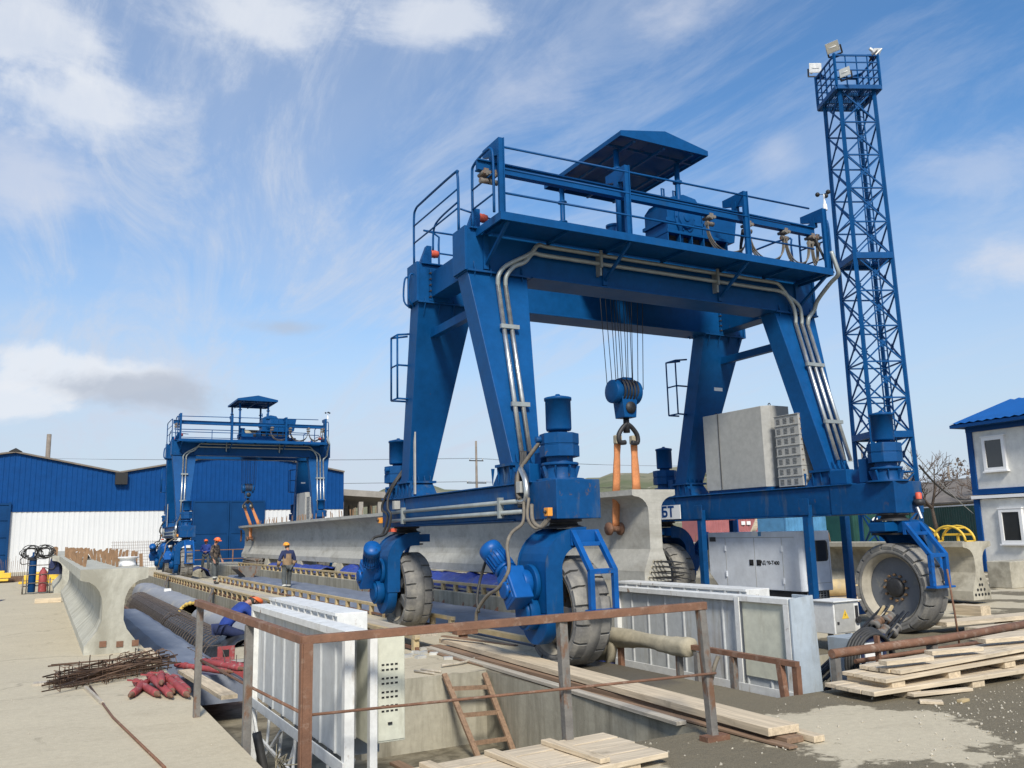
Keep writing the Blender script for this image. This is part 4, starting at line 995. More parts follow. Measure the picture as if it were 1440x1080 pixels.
    b.box(x-.17,x+.12,y-.16,y+.16,4.28,4.72);b.prism([(x-.17,y-.17,4.16),(x+.12,y-.17,4.16),(x+.17,y-.17,4.6),(x-.22,y-.17,4.6)],(0,.34,0));b.box(x-.12,x+.12,y-.1,y+.1,4.68,5.0)
    B=b.build('hook_block','blue',t,bevel=.012)
    d=MB();d.cyl((x+.281,y,4.7),(x+.33,y,4.7),.1,.1,14);d.lathe((x-.02,y-.171,4.36),(0,-1,0),[(0,.12),(.03,.12),(.03,.001)],16)
    for i in range(5): d.lathe((x-.2+.08*i,y,4.72),(1,0,0),[(0,.252),(.03,.258),(.05,.252)],22)
    d.build('sheaves','dark',B)
    h=MB();h.tube([(x-.02,y,4.2),(x-.02,y,3.86)],[.06,.07],10);h.tube(arcpts([(x-.02,y-.02,4.05),(x-.14,y-.02,3.95),(x-.24,y-.02,3.8),(x-.22,y-.02,3.66),(x-.08,y-.02,3.66)],4),.05,8);h.tube(arcpts([(x-.02,y-.02,4.05),(x+.1,y-.02,3.97),(x+.22,y-.02,3.82),(x+.22,y-.02,3.66),(x+.08,y-.02,3.66)],4),.05,8)
    h.build('ramshorn_hook','dark',B)
    # control cabinet and resistor stack on the right carriage
    c=MB();c.prism([(13.4,15.35,2.74),(13.4,13.75,2.74),(13.4,13.75,4.47),(13.4,15.35,4.47)],(.6,0,0));c=MB()
    c.loft([[(13.42,15.38,z),(13.42,13.52,z),(13.55,13.38,z),(14.1,13.38,z),(14.1,15.38,z)] for z in (2.73,4.46)])
    C=c.build('control_cabinet','cabinet',t,bevel=.01)
    MB().box(13.405,13.417,14.86,14.875,2.75,4.45).build('door_gap','cabinet_dark',C)
    l=MB()
    for y in (13.55,15.25): l.lathe((13.7,y,4.5),(1,0,0),[(0,.03),(.012,.045),(.024,.03)],10,True,True)
    l.build('lifting_eye','dark',C)
    MB().box(13.45,14.15,13.4,15.36,2.661,2.728).build('cabinet_base','blue',C)
    s=MB()
    for k in range(7):
        z0=2.70+.21*k;dy=.0
        s.box(13.42,14.05,12.5,13.15,z0,z0+.195);s.box(13.4,14.06,12.49,13.16,z0+.1951,z0+.2095)
    S=s.build('resistor_bank','cabinet',t,bevel=.004)
    v=MB()
    for k in range(7):
        for j in range(3):
            for i in range(4): v.box(13.412,13.4195,12.62+.19*j,12.72+.19*j,2.74+.21*k+.03*i,2.748+.21*k+.03*i)
    v.build('louvre_slots','cabinet_dark',S)
    v=MB()
    for k in range(7):
        for xx in (13.47,13.74,14.0): v.cyl((xx,12.5,2.8+.21*k),(xx,12.488,2.8+.21*k),.016,.016,6)
    v.build('bank_screws','bolt',S)
    # hanging cradle for the generator
    f=MB()
    for x in (13.225,14.52):
        for y in ((12.28,15.42) if x<14 else (12.5,15.8)):
            f.box(x-.07,x+.0699,y-.07,y+.07,.24,2.074 if x>14 else 2.3)
            if x<14: f.box(x-.09,x-.071,y-.13,y+.13,2.1,2.42)
    f.box(13.2,14.6,12.352,12.479,.2,.36);f.box(13.2,13.489,12.21,15.9,.16,.239);f.box(14.44,14.62,12.48,15.9,.16,.239)
    for y in (12.48,13.3,14.2,15.2): f.box(13.49,14.439,y,y+.12,.17,.235)
    f.box(13.15,14.7,12.15,12.209,.14,.3)
    f.build('generator_cradle','blue_dirty',t,bevel=.006)
    # load sign at the far end of the right carriage
    s=MB().box(13.262,13.28,16.2,17.3,2.13,2.46).build('load_sign','paper',t)
    text_obj('БТ',.34,'cabin_blue',s,'lettering',(13.259,16.66,2.29),R_MX,ext=.002,bold=.012,xs=1.1)
    # beacon on the near end of the right carriage
    b=MB();b.lathe((13.8,10.2,2.2),(0,0,1),[(0,.05),(.02,.1),(.1,.1),(.12,.06)],12);B=b.build('beacon_base','dark',t)
    MB().lathe((13.8,10.2,2.321),(0,0,1),[(0,.055),(.1,.055),(.12,.03),(.12,.001)],12).build('beacon_lamp','red',B)
    MB().bar((13.75,10.22,2.18),(13.8,10.19,1.98),.06,.03).build('rag','paper',B)
    return t
CR=crane()
FAR=copy_tree(CR,(-.42,35.3,0))
FAR['label']='distant blue gantry crane standing before the doors of the blue and white warehouse'
tag(CR,group='blue gantry cranes');tag(FAR,group='blue gantry cranes')

# slings hang from the hook and carry the girder
def sling(dx,dy,label,sh=0,group='orange webbing slings'):
    t=thing('lifting_sling',label,'lifting sling',(10.4+dx,14.3+dy,1.85),group)
    def strap(p,q,w0,w1,n=6):
        m=MB();p=Vector(p);q=Vector(q);rr=[]
        for i in range(n+1):
            c=p.lerp(q,i/n);w=w0+(w1-w0)*i/n+.012*math.sin(i*2.3);a=.028+.006*math.sin(i*1.7)
            rr.append([c+Vector((x*w/2,y*a,0)) for x,y in ((-1,-.6),(-.3,-1),(.3,-.8),(1,-.6),(1,.6),(-.3,1),(-1,.6))])
        return m.loft(rr,smooth=True)
    x,y=10.4+dx,14.3+dy
    strap((x-.2,y,3.78),(x-.07+sh,y+.32,2.66),.13,.17).build('strap','strap',t)
    strap((x+.2,y,3.78),(x+.36+sh,y+.2,2.66),.13,.2).build('strap','strap',t)
    strap((x-.07+sh,y+.32,2.66),(x-.06+sh,y+.4,1.98),.17,.16).build('strap','strap',t)
    for sx in (-1,1): MB().cbox((x+.2*sx,y,3.72),(.075,.06,.09)).build('wear_sleeve','canvas',t,bevel=.02)
    m=MB();m.lathe((x-.26+sh,y+.4,1.93),(1,0,0),[(0,.001),(0,.13),(.05,.135),(.05,.06),(.28,.06),(.28,.13),(.33,.13),(.33,.001)],18);m.build('lifting_pin','rust',t)
sling(0,0,'orange slings on the hook of the near crane holding the long girder')
sling(-.42,35.3,'tiny orange slings on the hook of the distant crane',.35)

# ---------------------------------------------------------------- generator in the cradle
def generator():
    t=thing('generator','pale blue grey diesel generator set hung in a cradle under the crane carriage','generator',(14.05,14.3,.24))
    x0,x1,y0,y1,z0,z1=13.56,14.43,12.85,15.62,.58,1.79
    b=MB();b.loft([[(x0,y1-.3,z0),(x0,y0+.06,z0),(x0+.06,y0,z0),(x1-.02,y0,z0),(x1,y0+.05,z0),(x1,y1-.3,z0)],[(x0,y1,z0+.3),(x0,y0+.06,z0+.3),(x0+.06,y0,z0+.3),(x1-.02,y0,z0+.3),(x1,y0+.05,z0+.3),(x1,y1,z0+.3)],[(x0,y1,z1),(x0,y0+.06,z1),(x0+.06,y0,z1),(x1-.02,y0,z1),(x1,y0+.05,z1),(x1,y1,z1)]])
    B=b.build('enclosure','genset',t,bevel=.012)
    g=MB()
    for y in (15.05,14.15,13.35): g.box(x0-.003,x0+.01,y-.006,y+.006,z0+.02,z1-.12)
    g.box(x0-.003,x0+.01,13.0,y1-.02,z1-.126,z1-.114);g.box(x0+.12,x1-.06,y0-.003,y0+.01,z1-.2,z1-.19);g.box(x0+.12,x1-.06,y0-.003,y0+.01,z0+.15,z0+.16);g.box(x0+.12,x0+.13,y0-.003,y0+.01,z0+.16,z1-.2);g.box(x1-.07,x1-.06,y0-.003,y0+.01,z0+.16,z1-.2)
    g.build('door_seam','cabinet',B)
    for y in (14.26,14.04): 
        h=MB().box(x0-.008,x0+.002,y-.06,y+.06,z0+.5,z0+.62).build('door_latch','black',B)
        MB().box(x0-.02,x0-.0081,y-.03,y+.03,z0+.53,z0+.59).build('latch_handle','dark',h)
    MB().box(x1-.2,x1-.09,y0-.008,y0+.002,z0+.7,z0+.82).build('door_latch','black',B)
    MB().box(x0-.006,x0+.002,15.36,15.56,z1-.2,z1-.1).build('rating_plate','cabinet_dark',B)
    MB().box(x0-.005,x0+.002,14.02,14.2,z1-.08,z1-.0).build('sticker','paper',B);MB().box(x0-.005,x0+.002,13.92,14.01,z1-.09,z1-.0).build('sticker','container_blue',B)
    for y,z in ((15.06,z1-.35),(15.06,z0+.3),(13.36,z1-.35),(13.36,z0+.2)): MB().box(x0-.02,x0+.002,y-.02,y+.02,z-.06,z+.06).build('hinge','genset',B)
    pts=[];xa,xb,za,zb,r=x0+.18,x1-.1,z1-.62,z1-.2,.07
    for cx,cz,a0 in ((xb-r,zb-r,0),(xa+r,zb-r,PI/2),(xa+r,za+r,PI),(xb-r,za+r,1.5*PI)):
        pts+=[(cx+r*math.cos(a0+k*PI/8),y0-.012,cz+r*math.sin(a0+k*PI/8)) for k in range(5)]
    MB().prism(pts,(0,.02,0)).build('control_window','glass',B)
    text_obj('АД 90-Т400',.105,'black',B,'lettering',(x0-.004,13.72,z0+.56),R_MX,ext=.001,bold=.003)
    s=MB();s.box(13.6,14.4,12.95,15.5,.36,.57);s.build('skid','dark',t)
    f=MB();
    for x in (13.575,14.37): f.box(x,x+.06,12.8,15.5,.241,.36)
    f.box(13.65,14.36,12.82,12.9,.241,.359);f.build('skid_rail','blue_dirty',t)
    g=MB()
    for k in range(7): g.box(13.75+.09*k,13.765+.09*k,12.93,12.945,.365,.565)
    for k in range(4): g.box(13.74,14.3,12.925,12.929,.39+.05*k,.4+.05*k)
    g.build('grille','cabinet',t)
generator()

# ---------------------------------------------------------------- floodlight tower
def tower():
    cx,cy=23.3,18.3;t=thing('floodlight_tower','tall blue steel lattice floodlight tower with railed top platform','lattice tower',(cx,cy,0))
    H=16.2;az=math.radians(20)
    def leg(k,z):
        w=.93-.1*z/H;a=az+PI/2*k;return Vector((cx+w*math.cos(a),cy+w*math.sin(a),z))
    for k in range(4): MB().bar(leg(k,0),leg(k,H),.105,.105,(math.cos(az),math.sin(az),0)).build('corner_leg','blue',t)
    br=MB();n=14
    for s in range(n):
        z0=H*s/n;z1=H*(s+1)/n
        for k in range(4):
            a,b,c,d=leg(k,z0),leg((k+1)%4,z0),leg(k,z1),leg((k+1)%4,z1)
            br.bar(a,d,.042,.042);br.bar(b,c,.042,.042);br.bar(c,d,.045,.045)
            m=(a+b+c+d)/4;dd=(b-a).normalized();q=.12
            br.add([m+dd*q,m+Vector((0,0,q*1.2)),m-dd*q,m-Vector((0,0,q*1.2))],[(0,1,2,3)]);
            for e in (c,d): br.add([e+Vector((0,0,.14)),e+Vector((0,0,-.14)),e+(m-e)*.12+Vector((0,0,-.15)),e+(m-e)*.12+Vector((0,0,.1))],[(0,1,2,3)])
    br.build('lattice_bracing','blue',t)
    ld=MB();c=Vector((cx+.2,cy-.2,0))
    for s in (-.2,.2): ld.tube([c+Vector((s,0,.3)),c+Vector((s,0,H))],.025,5)
    for i in range(52): ld.tube([c+Vector((-.2,0,.5+.3*i)),c+Vector((.2,0,.5+.3*i))],.016,4)
    ld.build('ladder','blue',t)
    for z in (H*4/n,H*9/n):
        m=MB();m.prism([leg(0,z),leg(1,z),leg(2,z)],(0,0,.06));m.build('rest_platform','blue',t)
        m=MB()
        for k in range(4): m.bar(leg(k,z),leg((k+1)%4,z),.14,.2)
        m.build('ring_beam','blue',t)
    w=1.06;P=lambda k,z:Vector((cx+w*math.cos(az+PI/2*k),cy+w*math.sin(az+PI/2*k),z))
    m=MB()
    for k in range(4): m.bar(P(k,H),P(k+1,H),.1,.14)
    for f in (.33,.66): m.bar(P(0,H).lerp(P(1,H),f),P(3,H).lerp(P(2,H),f),.08,.1);m.bar(P(0,H).lerp(P(3,H),f),P(1,H).lerp(P(2,H),f),.08,.1)
    m.build('platform_frame','blue',t)
    m=MB();e=MB()
    m.add([P(1,H+.055),P(2,H+.055),P(3,H+.055),(P(1,H+.055)+P(3,H+.055))/2],[(0,1,2,3)]);
    for i in range(26): e.bar(P(0,H+.06).lerp(P(1,H+.06),i/25),P(3,H+.06).lerp(P(2,H+.06),i/25),.02,.03)
    e.build('grating','blue',t)
    r=MB();Ht=1.15
    for k in range(4):
        r.bar(P(k,H+.06),P(k,H+.06+Ht),.07,.07)
        for z in (.35,.62,.9,Ht): r.bar(P(k,H+z),P(k+1,H+z),.035 if z<1 else .05,.035 if z<1 else .05)
        for f in (.25,.5,.75): r.bar(P(k,H).lerp(P(k+1,H),f),P(k,H+Ht).lerp(P(k+1,H+Ht),f),.03,.03)
        a,b,c=P(k,H+Ht+.02),P(k,H+Ht+.02).lerp(P(k+1,H+Ht+.02),.24),P(k,H+Ht+.02).lerp(P(k-1,H+Ht+.02),.24)
        r.prism([a,b,c],(0,0,.03))
    r.build('platform_railing','blue',t)
    def flood(p,d,s=1.):
        d=Vector(d).normalized();p=Vector(p);a=d.cross(Vector((0,0,1))).normalized();u=a.cross(d)
        q=lambda x,y,z:p+a*x*s+u*y*s+d*z*s
        m=MB();m.loft([[q(-.16,-.1,-.35),q(.16,-.1,-.35),q(.16,.12,-.35),q(-.16,.12,-.35)],[q(-.38,-.3,.05),q(.38,-.3,.05),q(.38,.3,.05),q(-.38,.3,.05)],[q(-.4,-.32,.12),q(.4,-.32,.12),q(.4,.32,.12),q(-.4,.32,.12)]])
        m.cyl(q(0,0,-.35),q(0,0,-.6),.12*s,.1*s,10)
        f=m.build('floodlight','zinc',t,bevel=.01)
        MB().add([q(-.35,-.27,.125),q(.35,-.27,.125),q(.35,.27,.125),q(-.35,.27,.125)],[(0,1,2,3)]).build('reflector','glow',f)
        MB().tube([q(-.22,0,.14),q(.22,0,.14)],.03*s,6).build('lamp','pvc',f)
        m=MB();m.bar(q(-.41,0,-.05),q(-.41,-.5,-.05),.05,.03);m.bar(q(.41,0,-.05),q(.41,-.5,-.05),.05,.03);m.bar(q(-.43,-.5,-.05),q(.43,-.5,-.05),.05,.03);m.build('bracket','dark',f)
    return flood,P,H,Ht,t
flood,P,H,Ht,TW=tower()
top=[(k,P(k,H+Ht)) for k in range(4)]
flood(P(1,H+Ht+.38),(-.5,-1,-.12),.55);flood(P(2,H+Ht+.3),(-.9,-.3,-.55),.55);flood(P(3,H+.95)+Vector((.1,.1,.35)),(.5,-.4,-.7),.5);flood(P(2,H+.35)+Vector((.1,-.3,.05)),(-1,-.3,-.2),.45)
# ---------------------------------------------------------------- precast girders
def girder(name,label,x,y0,y1,z0,h,tw,web,bw,mat,end=(2.2,2.2),tf_=.14,bf=.2,bars=(),group='precast concrete girders',hr=.30):
    """I-shaped girder along Y; the web thickens at both ends"""
    t=thing(name,label,'concrete girder',(x,(y0+y1)/2,z0),group)
    def ring(y,wb):
        hb=wb/2
        right=[(bw/2,0),(bw/2,bf),(hb+.06,bf+.26),(hb,bf+.42)]
        r=(tw/2-hb)
        for k in range(6):
            a=PI/2*k/5
            right.append((hb+r*.86*(1-math.cos(a)),h-tf_-hr+hr*math.sin(a)))
        right+=[(tw/2,h-tf_+.02),(tw/2,h)]
        return [(x+px,y,z0+pz) for px,pz in right]+[(x-px,y,z0+pz) for px,pz in reversed(right)]
    thick=web;thin=web*.62
    ys=[(y0,thick),(y0+end[0],thick),(y0+end[0]+.7,thin),(y1-end[1]-.7,thin),(y1-end[1],thick),(y1,thick)]
    b=MB().loft([ring(y,w) for y,w in ys])
    B=b.build('girder_body',mat,t)
    for (bx,by,hh,ww) in bars:
        q=rnd.uniform(-.05,.05);MB().prism([(x+bx-ww/2,by-.012,z0+h-.01),(x+bx+ww/2,by-.012,z0+h-.01),(x+bx+ww/2+q,by-.012,z0+h+hh),(x+bx-ww/2+q,by-.012,z0+h+hh*.97)],(0,.024,0)).build('starter_bar','starter',t)
    return t,B
r=random.Random(5)
bars=[]
for i in range(26): bars.append((-.42+.02*r.random(),19.0+i*.62+r.uniform(-.1,.1),.30+r.uniform(-.06,.08),.045))
for i in range(30): bars.append((.1+.04*r.random(),18.0+i*.55+r.uniform(-.1,.1),.27+r.uniform(-.06,.06),.045))
for i in range(12): bars.append((.48,17.6+i*1.1,.26+r.uniform(-.05,.05),.06))
gl,GB=girder('concrete_girder','grey girder with brown starter bars and a white spool on top',1.17,17.0,37.8,.0,1.45,1.10,.35,.86,'conc_left',(2.6,2.6),.2,.14,bars,hr=.44)
m=MB()
for xx,zz in ((.98,.12),(1.25,.1),(1.5,.1)): m.box(xx,xx+.11,16.985,17.02,zz,zz+.1)
m.build('steel_plate','rust',gl)
bars=[(-.4,39.4+i*.8,.3+r.uniform(-.06,.06),.06) for i in range(14)]+[(.35,39.2+i*.9,.26+r.uniform(-.06,.06),.06) for i in range(12)]
girder('concrete_girder','grey girder lying end to end beyond the one with the white spool',.95,39.0,64.0,.0,1.45,1.10,.34,.86,'conc_left',(2.6,2.6),.2,.16,bars)
bars=[]
for i in range(64): bars.append((r.choice((-.3,.3,.05))+r.uniform(-.04,.04),16.6+i*.55+r.uniform(-.12,.12),.30+r.uniform(-.05,.05),.016 if i<30 else .03))
gc,GC=girder('concrete_girder','long pale girder hanging in slings under the near crane',10.62,13.75,52.5,.9,1.78,1.06,.30,.64,'conc_beam',(2.4,2.2),.13,.2,bars)
m=MB()
for i in range(4):
    for j in range(6-i):
        xx=10.62+(-.22+.088*j+.044*i);zz=.98+.1*i
        l=r.uniform(.45,.9)
        if i==3 and j>2: continue
        m.tube([(xx,13.76,zz),(xx+r.uniform(-.02,.02),13.76-l*.5,zz+r.uniform(-.01,.01)),(xx+r.uniform(-.06,.06),13.76-l,zz-.02)],.011,5)
m.build('strand_ends','dark',gc)
m=MB()
for i in range(4):
    for j in range(6-i): m.cyl((10.62-.22+.088*j+.044*i,13.752,.98+.1*i),(10.62-.22+.088*j+.044*i,13.735,.98+.1*i),.03,.03,8)
m.build('strand_sockets','conc_old',gc)
m=MB();m.tube(arcpts([(10.25,52.6,2.45),(10.3,52.7,2.2),(10.3,52.72,1.95),(10.25,52.6,1.8)],4),.05,6);m.build('end_bracket','rust',gc)
bars=[(r.uniform(-.4,.4),17.2+i*.35,.24+r.uniform(-.05,.05),.014) for i in range(46)]
gr,_=girder('concrete_girder','stained girder with a round web hole and yellow formers on top',19.35,12.9,40,.10,1.33,1.04,.3,.66,'conc_old',(2.2,2.2),.13,.2,bars)
m=MB()
for zz,row in ((.2,(-.24,-.12,0,.12,.24)),(.31,(-.15,-.03,.1)),(.42,(-.06,.03)),(.55,(0,))):
    for xx in row: m.cyl((19.35+xx,12.91,zz+.02),(19.35+xx,12.892,zz+.02),.034,.034,10)
m.cyl((19.08,14.1,.86),(19.24,14.1,.86),.06,.06,12)
m.build('strand_holes','black',gr)
for y in (14.2,24,34): MB().box(19.0,19.7,y,y+.3,.0,.097).build('bearer','wood_x',label='timber bearer under the stained right girder',cat='bearer',group='bearers under the right girder')
# yellow half-round cable reels on the stained girder
for i,(y,rr,lab) in enumerate(((13.42,.40,'yellow half round former on the stained right girder, nearer its end'),(14.35,.4,'yellow half round former on the stained right girder, partly behind the wheel frame'))):
    m=MB();q=[]
    for k in range(13): a=PI*k/12;q.append((19.35+.1,y+.42*math.cos(a),1.44+.36*math.sin(a)))
    m.tube(q,.03,6);m.tube([(p[0]-.35,p[1],p[2]) for p in q],.03,6);m.bar((19.45,y-.38,1.6),(19.45,y+.38,1.6),.07,.05);m.bar((19.45,y,1.44),(19.45,y,1.62),.05,.05)
    for k in (0,4,8,12): m.tube([q[k],(q[k][0]-.35,q[k][1],q[k][2])],.02,5)
    m.build('half_round_former','yellow_paint',label=lab,cat='former')
# stools and tarpaulin under the long girder
for k,y in enumerate((14.6,26.5,33,39,45.5,51)):
    m=MB();m.loft([[(10.2,y,.42),(11.05,y,.42),(11.05,y+.9,.42),(10.2,y+.9,.42)],[(10.3,y+.1,.897),(10.95,y+.1,.897),(10.95,y+.8,.897),(10.3,y+.8,.897)]])
    m.build('concrete_stool','conc_old',label='squat concrete stool carrying the long pale girder',cat='support block',group='stools under the long girder')
def crumple(name,mat,label,x0,x1,y0,y1,z0,h,nx,ny,amp,seed,cat='tarpaulin',fz=None,cols=None):
    rr=random.Random(seed);vs=[];fs=[]
    ph=[(rr.uniform(.5,5),rr.uniform(.5,5),rr.uniform(0,6)) for _ in range(7)]
    for j in range(ny+1):
        for i in range(nx+1):
            u,v=i/nx,j/ny;x=x0+(x1-x0)*u;y=y0+(y1-y0)*v
            w=sum(math.sin(a*x*2.2+b*y*1.3+c) for a,b,c in ph)/4+rr.uniform(-.5,.5)
            z=z0+(fz(u,v) if fz else h*math.sin(PI*u)**.6)+amp*w
            vs.append((x+rr.uniform(-.02,.02),y,max(z,z0)))
    n=nx+1
    for j in range(ny):
        for i in range(nx): fs.append((j*n+i,j*n+i+1,(j+1)*n+i+1,(j+1)*n+i))
    o=MB().add(vs,fs,True).build(name,mat,label=label,cat=cat,recalc=False)
    md=o.modifiers.new('thickness','SOLIDIFY');md.thickness=.012
    return o
crumple('tarpaulin','tarp_blue','long blue tarpaulin heaped under the pale girder behind the left wheels',9.75,10.9,16.5,32,.42,.42,10,90,.05,3)
crumple('tarpaulin','tarp_blue','blue tarpaulin under the far half of the pale girder',9.75,10.7,34.5,44,.42,.33,8,40,.05,4)
crumple('tarpaulin','tarp_blue','crumpled blue tarpaulin between the near wheel and the ribbed white screen',8.15,9.3,11.9,14.2,-.4,.55,14,22,.08,5)
crumple('tarpaulin','tarp_blue','blue plastic lying on the pit floor under the left ribbed screen',2.45,3.5,8.3,9.9,-.95,.14,14,16,.05,6)

# ---------------------------------------------------------------- formwork walkways along the trench edges
def walkway(label,x,y0,y1,zt,board=None,dx=.0,step=.85,name='timber_walkway'):
    t=thing(name,label,'walkway',(x,(y0+y1)/2,0))
    MB().box(x-.045,x+.045,y0,y1,zt-.07,zt).build('top_rail','yellow',t,bevel=.006)
    MB().box(x-.03,x+.03,y0,y1,.03,.075).build('bottom_rail','rust',t)
    n=int((y1-y0)/step)
    for i in range(n):
        y=y0+.1+i*(y1-y0-.2)/(n-1);MB().box(x-.05,x+.05,y-.05,y+.05,.0,zt-.071).build('post','yellow',t)
    if board:
        xa,xb,z=board;MB().box(xa,xb,y0+.3,y1,z-.04,z).build('board','wood_grey',t)
    return t
walkway('ochre rail and boards along the left edge of the crane strip',5.56,13.7,52,.27,(5.63,6.05,.24),step=.8)
walkway('ochre rail between the left crane wheels and the second trench',7.26,16.0,42,.29,None,step=.9)
walkway('ochre and rust rail on the raised strip below the pale girder',9.68,14.5,50,.66,(9.73,9.95,.5),step=.8)
m=MB();m.box(6.45,6.57,13.9,14.02,.0,.2);m.box(6.35,6.75,13.86,14.06,.195,.26);m.build('steel_trestle','rust',label='short rusty trestle at the near end of the ochre rails',cat='trestle')
MB().box(7.1,7.22,11.9,15.9,.12,.2).build('edge_beam','yellow',label='ochre edge beam lying behind the near wheel',cat='timber')
# formwork comb plates standing at the walkway
m=MB()
for i in range(22): m.box(5.5+.003*i,5.512+.003*i,19.5+.11*i,19.54+.11*i,.02,.42)
m.bar((5.47,19.4,.05),(5.55,22,.05),.04,.06);m.build('comb_plate','rust_grey',label='grey comb of upright flat bars beside the left ribbed screen',cat='steel comb')

# ---------------------------------------------------------------- trench contents
def hump(name,label,x0,x1,y0,y1,zb,h,mat,endmat=None,thick=.07,n=14,flat=.0,parent_cat='cover'):
    t=thing(name,label,parent_cat,((x0+x1)/2,(y0+y1)/2,zb))
    cx=(x0+x1)/2;w=(x1-x0)/2;ny=max(6,int((y1-y0)/.7));rr=random.Random(int(x0*100+y0*7));R=[]
    def sec(y,o,k):
        out=[]
        for i in range(n+1):
            a=PI*i/n;c=math.cos(a);s=math.sin(a)
            out.append((cx-(w-o)*math.copysign(abs(c)**.8,c),y,zb+(h-o)*s**.8+(.02*math.sin(3*a+k*1.7)+rr.uniform(-.008,.008) if 0<i<n else 0)))
        return out
    ys=[y0+(y1-y0)*k/ny for k in range(ny+1)]
    MB().loft([sec(y,0,k) for k,y in enumerate(ys)],caps=False,smooth=True,closed=False).build('shell',mat,t,recalc=False)
    MB().loft([sec(y,thick,k) for k,y in enumerate(ys)],caps=False,smooth=True,closed=False).build('lining','black',t,recalc=False)
    if endmat:
        a=sec(y0-.004,-.004,0);b=sec(y0-.004,thick,0);e=MB();e.add(a+b,[(i,i+1,n+1+i+1,n+1+i) for i in range(n)])
        for i in range(1,n): e.sphere(((a[i][0]+b[i][0])/2,y0-.01,(a[i][2]+b[i][2])/2),thick*rr.uniform(.5,.8),6,4)
        e.build('foam_edge',endmat,t)
    return t
hump('insulation_hood','grey arched insulating hood with yellow foam edge, farther one in the left trench',3.95,5.1,30.3,46,-.75,.72,'cover_light','foam',.09)
m=MB();m.box(4.35,4.6,37,37.25,-.06,.06);m.build('vent_box','paper',label='small white box on top of the farther arched hood',cat='box')
hump('insulation_hood','grey arched insulating hood behind the dark mesh cage, the nearer of the two',4.2,5.15,20.2,29.2,-.75,.62,'cover_light')
def cage(label,x,y0,y1,zb,rx,h):
    t=thing('mesh_cage',label,'mesh cage',(x,(y0+y1)/2,zb));w=MB();n=int((y1-y0)/.36)
    for i in range(n+1):
        y=y0+(y1-y0)*i/n
        w.tube([(x-rx*math.cos(PI*k/10),y,zb+h*math.sin(PI*k/10)) for k in range(11)],.015,3,False)
    w.build('hoop_wires','rebar_dark',t,recalc=False)
    w=MB()
    for k in range(9):
        a=PI*k/8;w.tube([(x-rx*math.cos(a),y0,zb+h*math.sin(a)),(x-rx*math.cos(a),y1,zb+h*math.sin(a))],.014,3,False)
    w.build('long_wires','rebar_dark',t,recalc=False)
    MB().loft([[(x-(rx-.07)*math.cos(PI*k/8),y,zb-.05+(h-.06)*math.sin(PI*k/8)) for k in range(9)] for y in (y0+.05,y1-.05)],caps=False,closed=False,smooth=True).build('inner_lining','tarp_black',t,recalc=False)
    MB().box(x-rx-.12,x-rx-.03,y0,y1,zb-.15,zb+.02).build('edge_angle','rust',t)
cage('dark wire mesh cage in the left trench, nearer one beside the red mould',3.6,18.2,27.5,-.68,.5,.55)
cage('dark wire mesh cage in the left trench, farther one beside the foam edged hood',3.75,28.6,40,-.72,.5,.55)
crumple('insulation_mat','foam','torn scrap of yellow insulation between the two mesh cages',3.2,3.7,27.4,28.8,-.72,.12,6,8,.04,8,'insulation scrap')
def flatcover():
    t=thing('trench_cover','flat slate blue insulating cover nearest the left slab','trench cover',(2.4,21,-.6))
    R=[]
    for k in range(24):
        y=14.6+16.0*k/23;o=.012*math.sin(k*1.9);R.append([(1.9,y,-.62),(1.92,y,-.3+o),(2.2,y,-.17-o),(2.75,y,-.19+o),(3.02,y,-.34+o),(3.05,y,-.62)])
    MB().loft(R,smooth=False).build('sheet','cover',t)
flatcover()
def bluecover():
    t=thing('trench_cover','long slate blue ridged cover lying in the second trench','trench cover',(8.4,27,-.4))
    R=[]
    for k in range(40):
        y=12.9+30.5*k/39;o=.012*math.sin(k*2.1);R.append([(7.62,y,-.5),(7.66,y,-.04+o),(7.98,y,.24-o),(8.75,y,.25+o),(9.1,y,.02-o),(9.14,y,-.5)])
    MB().loft(R,smooth=False).build('sheet','cover',t)
bluecover()
m=MB();m.box(9.35,9.55,17.2,17.3,-.95,.3)
for y in (18.4,19.6,21.5,24,27.5): m.prism([(9.5,y,-.3),(9.2,y+.3,-.3),(9.5,y+.0,.2)],(0,.06,0));m.prism([(9.5,y+.7,-.3),(9.2,y+.4,-.3),(9.5,y+.7,.2)],(0,.06,0))
m.build('formwork_strut','rust',label='rusty formwork struts on the wall behind the ridged blue cover',cat='strut')
def redmould():
    t=thing('steel_mould','faded red steel mould end beside the kneeling worker','mould',(3.5,17.2,-.9))
    MB().box(2.95,4.6,16.9,17.45,-.94,-.32).build('mould_body','red_paint',t,bevel=.01)
    m=MB();m.box(2.93,4.62,16.86,17.47,-.32,-.27);m.build('top_plate','cabinet',t)
    for xx in (2.94,4.3): MB().box(xx,xx+.3,16.88,16.94,-.265,-.02).build('end_lug','red_paint',t)
    m=MB();m.box(3.03,3.14,16.87,16.8799,-.2,-.08);m.build('lug_hole','black',t)
    m=MB();m.box(3.245,4.29,16.9,17.4,-.265,-.08);m.build('cast_concrete','conc_old',t)
redmould()
crumple('plastic_sheet','tarp_black','black plastic sheet bunched over the near mesh cage beside the kneeling worker',2.95,4.2,17.0,18.9,-.7,.78,14,16,.06,11,'plastic sheet')
